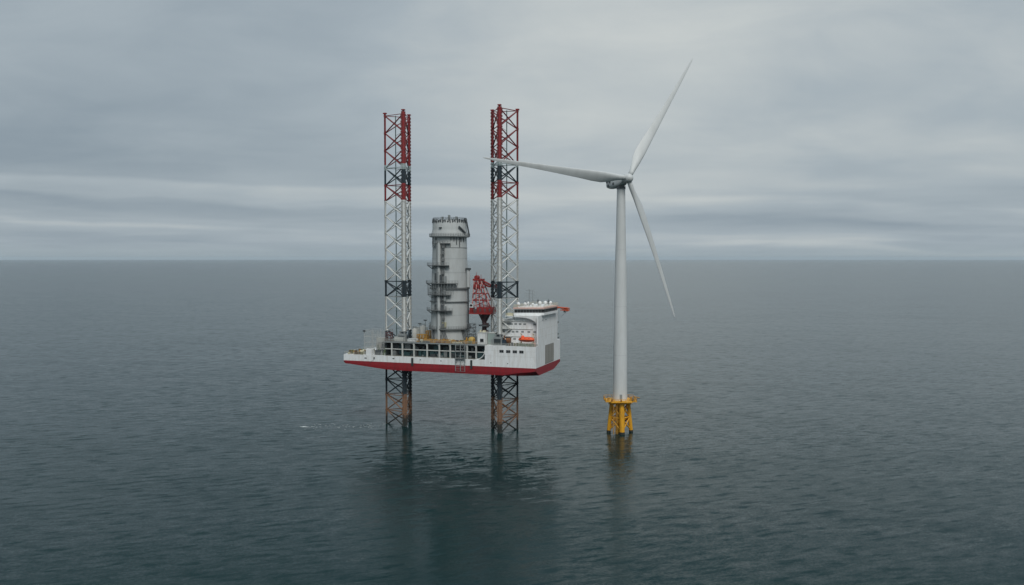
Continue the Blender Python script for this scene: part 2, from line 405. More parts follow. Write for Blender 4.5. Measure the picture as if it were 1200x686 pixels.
# draught marks, mooring openings and overflow stains
mb = MB()
for (x, z, w, h) in ((-81.6, 30.7, 1.1, .45), (-77.0, 30.6, .6, .9), (-67.4, 31.0, .9, .4), (-54.0, 31.0, .6, .35), (-44.0, 30.9, .5, .35), (-20.5, 31.0, .4, .3), (-12.8, 31.0, .4, .3)): mb.box(x, x+w, -0.06, 0.02, z, z+h)
V.part('mooring_opening', mb, dark, hull)
mb = MB()
for i in range(7):     # diagonal draught scale on the raked end
    mb.box(-79.2+i*0.36, -78.85+i*0.36, -0.04, 0.02, 28.6+i*0.28, 28.74+i*0.28)
V.part('draught_mark', mb, dark, hull)
for k, xc in enumerate((-15.4, -12.35, -9.35, -6.4)):
    mb = MB().box(xc-0.95, xc+0.95, -0.09, 0.05, 35.75, 36.95); w = V.part('window', mb, greymid, hull)
    mb = MB()
    for dx in (-0.46, 0.46): mb.box(xc+dx-0.40, xc+dx+0.40, -0.12, -0.085, 35.85, 36.85)
    V.part('pane', mb, glass, w)
# slatted grey shutter on the end face
mb = MB().m(0).box(-0.02, 0.12, 13.7, 26.5, 29.9, 38.1)
mb.m(1)
for i in range(22):
    y = 14.0+i*0.58
    if i not in (7, 15): mb.box(0.12, 0.26, y, y+0.3, 30.1, 37.9)
V.part('end_shutter', mb, [mat('shutter_grey', (0.17, 0.175, 0.165), 0.6), mat('shutter_slat', (0.27, 0.27, 0.25), 0.6)], hull)
# bulwark post block at the far left end
V.part('bulwark_box', MB().box(-81.0, -77.8, 0.1, 2.4, 32.35, 35.1), white, bevel=0.05)

# work deck above an open gallery
UD = 38.85
mb = MB().m(0).box(-71.5, -23.15, 0.05, WID-0.05, UD-0.45, UD)
mb.m(1).box(-71.5, -23.15, 0.0, 0.05, UD-0.5, UD+0.12)
V.part('work_deck', mb, [deckm, greymid])
mb = MB().m(0).box(-70.5, -23.3, 4.2, 5.0, 32.35, UD-0.45)
mb.m(0).box(-71.4, -71.0, 1.2, WID-1, 32.353, UD-0.46)
rr = random.Random(3)
for i in range(60):
    x = -70+rr.random()*46; w = 0.6+rr.random()*2.4; h = 0.8+rr.random()*3.6; z0 = 32.35 + (0 if rr.random() < .6 else 3.2)
    mb.m(rr.choice((1, 1, 2, 2, 3, 3, 1))).box(x, x+w, 2.4+rr.random()*1.2, 4.1, z0, min(z0+h*0.7, UD-0.6))
V.part('gallery_bulkhead', mb, [dark, teal, greydk, greymid, green])
mb = MB()
for i in range(8):
    x = -66+i*5.4; 
    if not -38 < x < -31: mb.box(x, x+3.6, 3.9, 4.18, 33.0, 34.7)
V.part('gallery_window', mb, mat('teal_window', (0.03, 0.07, 0.08), 0.2, dirt=0.1))
frames = [-67.9, -62.6, -56.9, -50.5, -44.6, -39.4, -31.4, -27.2]
for x in frames:
    mb = MB().box(x-0.28, x+0.28, 0.06, 0.66, 32.35, UD-0.46)
    V.part('gallery_post', mb, pale)
mb = MB().box(-71.2, -23.15, 0.14, 0.5, 35.35, 35.72)
V.part('gallery_rail', mb, pale)
mb = MB()
for x in range(-70, -24, 3): mb.bar((x, 0.3, 38.2), (x+1.5, 2.6, 38.2), 0.12)
for x in frames[1:]: mb.bar((x-0.9, .35, 38.1), (x, .35, 37.2), 0.16)
V.part('gallery_bracing', mb, greymid)
V.part('gallery_floor', MB().box(-71.4, -23.2, 0.3, 4.2, 32.352, 32.42), deckm)
# boat-landing ladder tower hanging on the side
mb = MB()
for x in (-36.6, -34.3, -32.2):
    mb.tube((x, -0.55, 26.9), (x, -0.55, UD+0.9), 0.14, 6); mb.tube((x, -0.1, 30.6), (x, -0.1, UD-.5), 0.1, 6)
for z in range(27, 39): mb.tube((-36.6, -0.55, z), (-32.2, -0.55, z), 0.06, 4)
mb.bar((-36.6, -0.55, 30), (-34.3, -.55, 34.3), .12); mb.bar((-34.3, -0.55, 34.5), (-32.2, -.55, 38.3), .12)
for z in (32.4, 35.5): mb.box(-36.7, -32.1, -1.0, 0.0, z, z+0.12)
V.part('side_ladder', mb, greymid)
# railings
mb = MB()
mb.rail([(-71.4, WID-.3, UD), (-71.4, .2, UD)], post=2.0); mb.rail([(-71.4, .12, UD+.1), (-23.3, .12, UD+.1)], post=2.0, mids=(.35, .68, 1))
mb.rail([(-71.4, WID-.2, UD), (-23.3, WID-.2, UD)], post=2.0)
mb.rail([(-23, .15, 38.65), (-0.15, .15, 38.65), (-.15, 2.9, 38.65)], post=1.5, mids=(.35, .68, 1), r=.05)
mb.rail([(-78, .2, 32.35), (-71.6, .2, 32.35)], post=1.6); mb.rail([(LEN+.2, .2, 32.35), (-81.2, .2, 32.35)], post=1.8)
mb.rail([(LEN+.2, .2, 32.35), (LEN+.2, WID-.2, 32.35), (-71.6, WID-.2, 32.35)], post=2.0)
V.part('railing', mb, mat('rail_grey', (0.36, 0.37, 0.34), 0.6))

mb = MB().m(0).box(-74.2, -71.6, 2.6, 5.0, 32.36, 38.2); mb.m(1).box(-73.8, -72.0, 2.4, 2.6, 33, 35.4); mb.m(2).box(-76.6, -74.3, 1.4, 3.0, 32.36, 34.6)
V.part('machinery_housing', mb, [dark, teal, greydk])

# ---- deckhouse
DH = Thing  # (kept as parts of the vessel)
mb = MB()
mb.m(0).box(-17.4, -0.6, 6.0, 33.0, 38.652, 49.7)          # main block
mb.m(0).box(-0.6, 0.0, 3.2, 33.2, 38.655, 51.6)            # front wall mass
mb.m(0).box(-11.0, -0.6, 5.9, 33.1, 49.7, 51.6)
# arched wing fascia: side plate with a quarter arch cut below it
arch = [(-11.2, 51.6), (-11.2, 50.9)] + [(-8.2+7.6*math.sin(t), 46.9+3.85*math.cos(t)) for t in [R(a) for a in range(0, 91, 9)]] + [(-0.6, 51.6)]
mb.prism(arch, lambda a, b, t: (a, t, b), 4.4, 4.75)
mb.m(0).box(-11.2, -0.6, 4.75, 5.9, 51.0, 51.6)
mb.m(0).box(-19.6, -17.4, 9.0, 26.0, 38.66, 46.2); mb.box(-21.4, -19.6, 11.0, 24.0, 38.66, 43.0)
house = V.part('deckhouse', mb, [white], bevel=0.0)
mb = MB()
for (x, z) in ((-16.6, 47.3), (-14.3, 47.3), (-16.6, 44.0), (-14.3, 44.0), (-11.0, 47.4), (-6.9, 47.4), (-10.4, 44.1), (-7.9, 44.1), (-5.0, 44.1), (-12.2, 44.0), (-15.5, 40.9), (-11.5, 40.9), (-2.4, 47.4), (-2.4, 44.1), (-9.0, 47.4), (-13.0, 47.3)):
    mb = MB().box(x-0.6, x+0.6, 5.94, 6.0, z, z+0.75); w = V.part('window', mb, greymid, house)
mb = MB()
for z in (42.3, 45.6, 48.9): mb.box(-17.4, -3.1, 5.75, 6.0, z, z+0.12)
for z in (42.3, 45.6, 48.9): mb.rail([(-17.3, 4.7, z+.1), (-12.6, 4.7, z+.1)], h=1.0, post=1.2)
for z in (42.3, 45.6, 48.9): mb.box(-17.4, -12.6, 4.65, 5.98, z, z+.13)
V.part('balcony', mb, pale, house)
mb = MB()
for (z0, z1, x0, x1) in ((38.7, 42.3, -12.2, -16.8), (42.4, 45.6, -17.0, -13.0), (45.7, 48.9, -13.0, -17.0)):
    mb.bar((x0, 5.4, z0), (x1, 5.4, z1), .22); mb.bar((x0, 4.8, z0), (x1, 4.8, z1), .22)
V.part('stairway', mb, pale, house)
mb = MB()
for z in (42.3, 45.6, 48.9): mb.box(-0.01, 0.03, 3.3, 33.1, z, z+.05)
for y in (9.8, 16.4, 23.0, 29.0): mb.box(-0.01, 0.03, y, y+.05, 38.7, 51.5)
V.part('weld_seam', mb, pale, house)
mb = MB()
for (y, z) in ((9.0, 49.3), (13.8, 49.3)): mb.box(0.0, 0.1, y, y+2.0, z, z+.3)
V.part('vent_grille', mb, greymid, house)
mb = MB()
for (z, y) in ((46.6, 33.8), (41.2, 33.8), (39.4, 34.8)): mb.box(-1.2, .2, y-.6, y+.9, z, z+.5)
V.part('fender_bracket', mb, greydk, house)
# bridge with faceted plan
def plan(o): return [(-11.2-o, 4.9-o*.7), (0.9+o*.6, 8.9-o), (0.9+o, 29.0+o*.6), (-11.2-o, 33.0+o)]
def slab_(mb, o, z0, z1): return mb.prism(plan(o), lambda a, b, t: (a, b, t), z0, z1)
mb = MB(); slab_(mb.m(0), .35, 51.602, 52.7); slab_(mb.m(0), .2, 54.1, 54.35); slab_(mb.m(1), .6, 54.35, 54.95); slab_(mb.m(0), -1.6, 54.95, 55.3)
mb.m(0).box(-15.2, -11.6, 3.6, 12.0, 51.1, 51.35)
bridge = V.part('bridge', mb, [white, pinkroof])
bw = V.part('bridge_window_band', slab_(MB(), 0, 52.7, 54.1), glass, bridge)
mb = MB(); P_ = plan(.03)
for (a, b), n_ in (((P_[0], P_[1]), 10), ((P_[1], P_[2]), 9)):
    for k in range(n_+1):
        x = a[0]+(b[0]-a[0])*k/n_; y = a[1]+(b[1]-a[1])*k/n_; mb.bar((x, y, 52.7), (x, y, 54.1), .10)
V.part('mullion', mb, greymid, bridge)
mb = MB().rail([(-15.0, 12, 51.35), (-15.0, 3.7, 51.35), (-11.7, 3.7, 51.35)], post=1.3)
mb.rail([(a, b, 54.95) for a, b in plan(.5)], closed=True, post=1.6)
V.part('railing', mb, cream, bridge)
def uvball(mb, x, y, z, r, n=14, sq=1.0):
    mb.smooth = True
    mb.lathe(x, y, [(max(r*math.sin(PI*i/8), .01), z-r*math.cos(PI*i/8)*sq) for i in range(9)], n); mb.smooth = False; return mb
for (x, y, r) in ((-10.2, 7.2, .8), (-7.6, 8.6, .75), (-2.6, 14, .95), (-1.4, 18.5, .9), (-4.4, 9.6, .6), (-0.9, 25.0, .7), (-8.8, 17, .7)):
    mb = MB(); mb.tube((x, y, 54.95), (x, y, 55.5+r*.3), .2, 8); uvball(mb, x, y, 55.6+r, r)
    V.part('radome', mb, white, bridge)
mb = MB()
mx, my = -6.0, 9.5
mb.tube((mx, my, 55.3), (mx, my, 62.8), .14, 6); mb.tube((mx+1.6, my, 55.3), (mx+1.6, my, 62.0), .10, 6)
for z in (59.4, 60.8, 62.2): mb.tube((mx-1.6, my, z), (mx+2.6, my, z), .07, 4)
mb.tube((mx-1.6, my, 59.4), (mx-1.6, my, 60.8), .05, 4); mb.tube((mx+2.6, my, 59.4), (mx+2.6, my, 60.8), .05, 4)
mb.bar((mx-2.6, my, 58.0), (mx+3.8, my, 58.0), .12)
V.part('antenna_mast', mb, greymid, bridge)
for (x, y, h) in ((-2.6, 11.5, 3.4), (-0.6, 21.0, 2.8), (-8.2, 11, 2.2), (-2.4, 27, 2.0)):
    mb = MB(); mb.tube((x, y, 54.96), (x, y, 55.2+h), .12, 6); mb.box(x-.45, x+.45, y-.15, y+.15, 55.0+h*.7, 55.0+h*.85)
    V.part('signal_mast', mb, greydk, bridge)
mb = MB()
mb.box(-14.5, -12.0, 5, 6.6, 51.352, 52.5)
V.part('deck_locker', mb, cream, bridge)
# folded davit beyond the bridge
def lattice_boom(mb, p, q, w, h, n, rc=.14, rb=.08, side=None, taper=1.0):
    p, q = Vector(p), Vector(q); d = (q-p).normalized()
    sv = (Vector(side) if side else d.cross(Vector((0,0,1)))).normalized(); uv = sv.cross(d)
    def cs(t):
        k = 1+(taper-1)*t; c = p.lerp(q, t)
        return [c+sv*a*w/2*k+uv*b*h/2*k for a, b in ((-1,-1), (1,-1), (1,1), (-1,1))]
    prev = cs(0)
    for i in range(1, n+1):
        cur = cs(i/n)
        for k in range(4):
            mb.tube(prev[k], cur[k], rc, 5); mb.tube(cur[k], cur[(k+1) % 4], rb, 4)
            a, b = (prev[k], cur[(k+1) % 4]) if i % 2 else (prev[(k+1) % 4], cur[k]); mb.tube(a, b, rb, 4)
        prev = cur
    return mb
mb = MB()
mb.m(0).tube((-1.4, 34.2, 50.2), (-1.4, 34.2, 53.2), .5, 10)
mb.cbox(-1.2, 34.2, 53.0, 2.0, 1.6, 1.1)
mb.bar((-1.0, 34.2, 53.7), (4.6, 34.2, 53.3), .55); mb.bar((4.6, 34.2, 53.3), (2.4, 34.2, 52.4), .35)
lattice_boom(mb, (1.2, 34.2, 53.0), (5.3, 34.2, 52.8), .9, 1.2, 4, .16, .1)
mb.cbox(4.3, 34.2, 51.9, 1.0, .8, 1.5)
mb.m(1).tube((4.2, 34.2, 52), (1.2, 34.2, 49.2), .06, 4); mb.tube((0.4, 34.2, 52.6), (0.4, 34.2, 46.8), .05, 4)
mb.cbox(3.1, 34.2, 51.4, .8, .6, .8)
V.part('davit', mb, [rorange, greydk])

# ---- legs
def make_leg(cx, cy, tri, tilt=0):
    mbs = []
    pts = [Vector((cx+a, cy+b, 0)) for a, b in tri]
    # racks and chords in world axes turned into ship axes
    cen = (pts[0]+pts[1]+pts[2])/3
    nodes = [-7.5, -0.5, 6.5, 13.7, 20.7, 27.7, 34.8, 43.9, 51.3, 58.7, 65.7, 73.1, 80.6, 88.0, 95.5, 102.3, 109.4, 117.3, 125.2, 133.1, 141.0]
    tops = [142.4-tilt, 141.9-tilt, 142.0-tilt]
    first = bpy.data.objects.new('leg', None); C.objects.link(first); first.parent = V.o
    for k, p in enumerate(pts):
        mb = MB(); top = tops[k]
        rc = 0.50 if k == 0 else 0.44
        mb.tube((p.x, p.y, -9), (p.x, p.y, top), rc, 10)
        rad = (p-cen).normalized(); tan = Vector((-rad.y, rad.x, 0))
        # toothed rack plates on both sides
        w1 = 1.0 if k == 0 else .78
        th = .09
        for sg in (-1, 1):
            a = p+tan*sg*rc*.8; b = p+tan*sg*w1
            def slab(z0, z1, u, v):
                n_ = rad*th; mb.add([u-n_+Vector((0,0,z0)), v-n_+Vector((0,0,z0)), v+n_+Vector((0,0,z0)), u+n_+Vector((0,0,z0)), u-n_+Vector((0,0,z1)), v-n_+Vector((0,0,z1)), v+n_+Vector((0,0,z1)), u+n_+Vector((0,0,z1))], [(3,2,1,0), (4,5,6,7), (0,1,5,4), (1,2,6,5), (2,3,7,6), (3,0,4,7)])
            mb.m(1); slab(-9, top-.4, a, b)
            t = -8.5
            while t < top-1.2:
                slab(t, t+.8, b, b+tan*sg*.32); t += 1.5
            mb.m(0)
        for z in nodes[1:]: mb.tube((p.x, p.y, z-.5), (p.x, p.y, z+.5), rc*1.25, 8)
        mb.box(p.x-.7, p.x+.7, p.y-.7, p.y+.7, top, top+.5)
        V.part('chord', mb, [legm, rackm], first)
    for k in range(3):
        p, q = pts[k], pts[(k+1) % 3]; mb = MB(); d = (q-p).normalized(); p2 = p+d*.5; q2 = q-d*.5
        for i in range(len(nodes)-1):
            z0, z1 = nodes[i], nodes[i+1]
            r = .30 if (k != 1) else .26
            mb.tube(p2+Vector((0,0,z0+.3)), q2+Vector((0,0,z1-.3)), r, 6); mb.tube(q2+Vector((0,0,z0+.3)), p2+Vector((0,0,z1-.3)), r, 6)
            mid = (p+q)/2+Vector((0,0,(z0+z1)/2)); mb.tube(mid-Vector((0,0,.45)), mid+Vector((0,0,.45)), r*1.6, 6)
        for z in nodes:
            if z < 35 or z in (58.7, 65.7, 109.4, 141.0, 117.3): mb.tube(p2+Vector((0,0,z)), q2+Vector((0,0,z)), .18, 6)
        V.part('bracing', mb, bracem, first)
    # raw-water riser inside the truss
    mb = MB(); r0 = cen+(pts[1]-cen)*.25; mb.tube((r0.x, r0.y, 30), (r0.x, r0.y, 141), .22, 6)
    for z in range(44, 140, 8): mb.tube((r0.x, r0.y, z), (pts[0].x, pts[0].y, z+1), .08, 4)
    V.part('riser_pipe', mb, mat('riser_green', (0.10, 0.16, 0.15), .6), first)
    return first
def w2s(x, y):
    dx, dy = x-SHIP.x, y-SHIP.y; c, q = math.cos(YAW), math.sin(YAW)
    return (dx*c+dy*q, -dx*q+dy*c)
def tri_world(wx, wy, angs, L_):
    n = w2s(wx, wy); out_ = [(0, 0)]
    for a in angs:
        m_ = w2s(wx+L_*math.cos(R(a)), wy+L_*math.sin(R(a))); out_.append((m_[0]-n[0], m_[1]-n[1]))
    return n, out_
n, t = tri_world(-0.1265*385, 385, (144, 84), 11.4); leg1 = make_leg(n[0], n[1], t)
n2_, t = tri_world(-0.0145*370, 370, (47, 107), 11.4); leg2 = make_leg(n2_[0], n2_[1], t, .5)
# jack houses and leg-well guides round each leg
for (q, s_) in ((n, -1), (n2_, 1)):
    mb = MB(); lx, ly = q
    for (dx, dy) in ((0, -1.9), (0, 13.6), (-11.2, 5), (11.2 if s_ > 0 else 5.5, 6)):
        pass
    x0, x1 = (lx-12.6, lx-4.2) if s_ < 0 else (lx+3.0, lx+12.4)
    mb.m(0).box(lx-1.9, lx+1.9, ly-2.9, ly-1.5, UD-.4, UD+3.4)
    mb.m(1).box(lx-1.5, lx+1.5, ly-3.1, ly-2.9, UD+.4, UD+2.6)
    mb.m(0).box(lx-1.3, lx-.9, ly-2.6, ly-1.5, UD+3.4, UD+4.6); mb.box(lx+.9, lx+1.3, ly-2.6, ly-1.5, UD+3.4, UD+4.6)
    V.part('jacking_frame', mb, [greymid, dark])
# dark hollow look of the leg openings on the underside
print('legs local', n, n2_)

# ------------------------------------------------------------------ crane
mb = MB()
CX, CY = -28.0, 12.5
mb.m(1).tube((CX, CY, UD), (CX, CY, 44.0), 1.9, 16); mb.tube((CX, CY, 44.0), (CX, CY, 48.2), 1.1, 16, r2=1.0)
for k in range(6):
    a = PI*k/3; mb.tube((CX+.9*math.cos(a), CY+.9*math.sin(a), 48.2), (CX+2.6*math.cos(a), CY+2.4*math.sin(a), 51.4), .34, 6)
mb.tube((CX, CY, 48.2), (CX, CY, 51.4), .9, 12, r2=1.5); mb.box(CX+1.0, CX+2.2, CY-1.6, CY-.2, 45.4, 47.4)
mb.m(0).tube((CX, CY, 46.0), (CX, CY, 46.6), 2.6, 16)
crane = V.part('crane', mb, [greydk, mat('pedestal_dark_red', (0.05, 0.026, 0.028), .6)])
mb = MB()
mb.m(0).box(CX-6.2, CX+4.2, CY-3.2, CY+3.2, 51.4, 52.0); mb.box(CX-2.6, CX+4.4, CY-3.0, CY+3.0, 52.0, 54.5); mb.box(CX-6.0, CX-4.4, CY-3.0, CY-.4, 52.0, 54.3)
mb.m(1).box(CX-4.3, CX-2.7, CY-2.8, CY+2.8, 52.0, 53.6); mb.m(0).rail([(CX-6.1, CY-3.1, 52), (CX+4.3, CY-3.1, 52)], post=1.0, r=.06)
mb.rail([(CX-2.5, CY-2.9, 54.5), (CX+4.3, CY-2.9, 54.5)], post=1.1, r=.06)
for i in range(6): mb.m(i % 2).box(CX-2.3+i*1.1, CX-1.6+i*1.1, CY-3.08, CY-2.98, 52.3+.2*(i % 3), 53.9)
V.part('slewing_platform', mb, [red, greydk, redpale], crane)
mb = MB().m(0).box(CX-5.9, CX-4.3, CY-3.2, CY-1.5, 54.3, 56.0); mb.m(1).box(CX-5.7, CX-4.5, CY-3.25, CY-3.19, 54.8, 55.7)
V.part('operator_cab', mb, [white, glass], crane)
mb = MB()
A0 = [(CX-4.6, CY-2.2), (CX-4.6, CY+2.2)]; A1 = [(CX+2.6, CY-2.2), (CX+2.6, CY+2.2)]
topz = 66.6
for i in range(2):
    sy = -1 if i == 0 else 1
    for (bx, tx, mi) in ((CX-5.0, CX-4.4, 0), (CX-3.2, CX-3.3, 1), (CX-1.2, CX-2.6, 0), (CX+0.8, CX-1.9, 1), (CX+3.6, CX-1.3, 0)):
        p = Vector((bx, CY+sy*2.3, 54.5)); q = Vector((tx, CY+sy*1.2, topz)); nseg = 6
        for k in range(nseg):       # red and pale bands on each strut
            mb.m(0 if (k+mi) % 2 == 0 else 1).tube(p.lerp(q, k/nseg), p.lerp(q, (k+1)/nseg), .27, 6)
for z in (57.5, 60.5, 63.3):
    f_ = (z-54.5)/(topz-54.5)
    xa = CX-5.0+.6*f_; xb = CX+3.6-4.9*f_; yy = 2.3-1.1*f_
    for sy in (-1, 1): mb.m(0).tube((xa, CY+sy*yy, z), (xb, CY+sy*yy, z), .24, 5)
    for x in (xa, xb): mb.tube((x, CY-yy, z), (x, CY+yy, z), .2, 5)
for (za, zb) in ((54.6, 57.5), (57.5, 60.5), (60.5, 63.3), (63.3, 66.4)):
    fa, fb = (za-54.5)/12.1, (zb-54.5)/12.1
    mb.m(0).tube((CX-5+.6*fa, CY-2.3+1.1*fa, za), (CX+3.6-4.9*fb, CY-2.3+1.1*fb, zb), .16, 5)
    mb.m(2).tube((CX+3.6-4.9*fa, CY-2.3+1.1*fa, za), (CX-5+.6*fb, CY-2.3+1.1*fb, zb), .16, 5)
V.part('a_frame', mb, [red, redpale, greydk], crane)
mb = MB().m(0).box(CX-5.0, CX-.4, CY-1.6, CY+1.6, topz-.3, topz+.5); mb.tube((CX-3.5, CY-1.4, topz+1.1), (CX-3.5, CY+1.4, topz+1.1), .9, 12)
mb.tube((CX-3.8, CY, topz), (CX-3.8, CY, topz+3.4), .1, 5); mb.tube((CX-1.6, CY, topz), (CX-1.6, CY, topz+2.4), .1, 5)
mb.box(CX-4.8, CX-2.2, CY-1.3, CY+1.3, 62.2, 65.6)
V.part('sheave_head', mb, [red], crane)
mb = MB()
lattice_boom(mb, (CX-1.0, CY, topz-.9), (CX+2.0, CY+1.0, topz-2.6), 1.3, 1.3, 3, .24, .14, side=(0, 1, 0))
lattice_boom(mb, (CX+2.0, CY+1.0, topz-2.6), (CX+5.2, CY+3.4, topz-3.0), 1.3, 1.3, 3, .24, .14, side=(0, 1, 0), taper=.8)
V.part('boom', mb, [red], crane)

# ------------------------------------------------------------------ tower section on deck
TX, TY = -45.2, 13.6
T = Thing('tower_section', 'huge grey cylindrical steel tower section standing upright on the work deck', 'tower section', (TX, TY, UD+.02))
body = [(8.45, UD+.02), (8.45, 44.6), (8.62, 44.7), (8.55, 57.0), (8.35, 64.0), (7.95, 76), (7.7, 84.6), (7.7, 85.6), (8.7, 85.7), (8.7, 86.1), (7.95, 88.4), (7.75, 89.6), (7.75, 92.5), (7.4, 93.25), (7.4, 92.6), (.02, 92.5)]
mb = MB(); mb.smooth = True; mb.lathe(TX, TY, body, 72); mb.smooth = False
sh = T.part('shell', mb, grey)
sm_ = sh.modifiers.new('edge', 'EDGE_SPLIT'); sm_.split_angle = R(28)
mb = MB()
for z in (50.8, 69.8, 76, 81): 
    rr_ = 8.6 if z < 60 else (8.2 if z < 72 else 7.98)
    mb.sector(TX, TY, rr_-.3, rr_+.035, z, z+.07, 0, 2*PI-.001, 60)
T.part('weld_seam', mb, greymid, sh)
a_ = lambda d: R(d)
platgrey = mat('platform_grey', (.14, .15, .15), .6)
def ring(name, r0, r1, z, a0, a1, rail=True, br=True, th=.28, m_=platgrey):
    mb = MB(); n_ = max(6, int(abs(a1-a0)/7)); mb.sector(TX, TY, r0, r1, z-th, z, a_(a0), a_(a1), n_)
    o = T.part(name, mb, m_)
    if rail:
        mb = MB(); P = [(TX+(r1-.1)*math.cos(a_(a0+(a1-a0)*i/n_)), TY+(r1-.1)*math.sin(a_(a0+(a1-a0)*i/n_)), z) for i in range(n_+1)]
        mb.rail(P, post=1.4, r=.06, mids=(.5, 1)); T.part('guard_rail', mb, greymid, o)
    if br:
        mb = MB()
        for i in range(0, n_+1, 2):
            t = a_(a0+(a1-a0)*i/n_); c, q = math.cos(t), math.sin(t)
            mb.bar((TX+(r0)*c, TY+r0*q, z-1.9), (TX+(r1-.2)*c, TY+(r1-.2)*q, z-th), .16)
        T.part('support_bracket', mb, m_, o)
    return o
# azimuths in ship axes: facing the camera is about -71-... = world -90 -> ship -71
F = -71
ring('platform', 8.6, 9.25, 86.2, 0, 359.9, rail=True, br=False, m_=greymid)
ring('platform', 7.7, 9.2, 83.0, F-55, F+6, rail=True)
ring('platform', 7.8, 10.2, 73.2, F-84, F+2)
ring('platform', 8.2, 10.8, 65.2, F-92, F+24)
ring('platform', 8.3, 9.1, 63.1, 0, 359.9, rail=False, br=False, th=.7)
ring('platform', 8.4, 10.4, 60.1, F-70, F+8)
ring('platform', 8.5, 9.2, 57.0, 0, 359.9, rail=False, br=False, th=.35)
ring('platform', 8.5, 10.6, 53.1, F-78, F+10)
ring('platform', 8.5, 9.6, 44.8, 0, 359.9, rail=True, br=False, th=.5)
def polar(r, d, z): return (TX+r*math.cos(a_(d)), TY+r*math.sin(a_(d)), z)
mb = MB(); mb.tube(polar(9.0, F-29, UD+.02), polar(8.7, F-29, 83), .75, 12)
T.part('service_pipe', mb, grey)
mb = MB(); mb.tube(polar(9.1, F-36, 44.8), polar(8.9, F-36, 84), .22, 8)
T.part('service_pipe', mb, greymid)
mb = MB()
for d in (-19, -12): mb.tube(polar(9.4, F+d, 45), polar(8.9, F+d, 83), .16, 6)
for i in range(64):
    z = 45.4+i*.6; mb.tube(polar(9.35-.008*i, F-19, z), polar(9.35-.008*i, F-12, z), .055, 4)
for i in range(13):
    z = 46+i*2.9
    if rnd.random() < .9: mb.cbox(*polar(9.0-.03*i, F-15+rnd.uniform(-2, 2), z), 1.3, .9, rnd.uniform(.6, 1.5), a_(F+90))
T.part('caged_ladder', mb, platgrey)
mb = MB(); mb.m(0)
for z0, z1 in ((57.2, 63), (65.4, 70.5), (60.3, 62.6), (53.3, 56.5)):
    for k in range(4):
        d = F-40+k*10+rnd.uniform(-2, 2); mb.m(k % 2).cbox(*polar(9.1, d, z0), 1.0, .9, (z1-z0)*rnd.uniform(.5, .95), a_(d+90))
T.part('cable_box', mb, [greydk, greymid])
# denser framework between the two middle platforms
mb = MB()
for k in range(12):
    d = F-70+k*7.6; mb.tube(polar(10.2, d, 60.1), polar(10.5, d, 65), .09, 4)
    if k < 11: mb.tube(polar(10.2, d, 60.1), polar(10.4, d+7.6, 65), .07, 4)
T.part('scaffold', mb, greymid)
# tall narrow duct on the right flank
mb = MB(); mb.m(0).tube(polar(9.2, F+68, 63.2), polar(9.2, F+68, 71.0), .85, 12); mb.m(1).cbox(*polar(9.2, F+68, 71.0), 1.9, 1.9, .9, 0)
mb.m(1).tube(polar(9.2, F+68, 45), polar(9.2, F+68, 63.2), .3, 8)
T.part('side_duct', mb, [grey, greydk])
# rim with flange clamps and short drips below the collar
mb = MB()
mb.rail([polar(7.6, i*10, 93.1) for i in range(36)], h=1.3, post=1.3, r=.07, closed=True)
for i in range(44):
    d = i*360/44; mb.cbox(*polar(7.75, d, 92.1+(.25 if i % 3 else 0)), .5, .35, rnd.uniform(.7, 1.5), a_(d+90))
    if i % 2: mb.bar(polar(7.85, d, 92.2), polar(7.85, d+8, 93.7), .16)
T.part('rim_clamps', mb, greydk)
mb = MB()
for i in range(9): mb.tube(polar(rnd.uniform(1, 6), rnd.uniform(0, 360), 92.5), polar(rnd.uniform(1, 6), rnd.uniform(0, 360), 92.5+rnd.uniform(1, 2.2)), .15, 5)
for (d, h) in ((F-28, 2.3), (F+2, 3.0), (F+34, 2.4), (F+150, 2.4)): mb.cbox(*polar(6.0, d, 92.5), .9, .7, h, 0)
T.part('top_fitting', mb, greymid)
mb = MB()
for d, l in ((F+18, 1.6), (F+27, 3.2), (F+38, 4.2), (F+44, 1.9), (F+8, 1.2), (F-75, 4.2), (F+56, 2.0), (F-48, 1.5)): mb.cbox(*polar(7.85, d, 85.5-l), .35, .25, l, a_(d+90))
T.part('hanging_strap', mb, greydk)
mb = MB(); mb.tube(polar(8.5, F+33, 90.4), polar(8.9, F+56, 87.6), .45, 8); mb.tube(polar(8.6, F+66, 92.6), polar(9.5, F+72, 86.3), .35, 8); mb.tube(polar(7.8, F+62, 94.2), polar(8.6, F+66, 92.6), .3, 8)
mb.cbox(*polar(8.0, F-27, 89.6), 1.2, .8, .5, a_(F+60))
T.part('drain_pipe', mb, greydk)
mb = MB()
for k in range(3):      # raking shores at the base
    for d in (F-50, F-24, F-10, F+50): mb.bar(polar(9.4+k*.2, d+k*5, UD+.1), polar(8.7, d-10+k*4, 44.2), .22)
T.part('raking_shore', mb, greydk)
mb = MB(); mb.smooth = False; mb.cbox(*polar(8.8, F-13, 45.4), 2.0, .6, 2.4, a_(F-13+90)); T.part('access_door', mb, mat('dull_cream', (.42, .40, .26), .6))

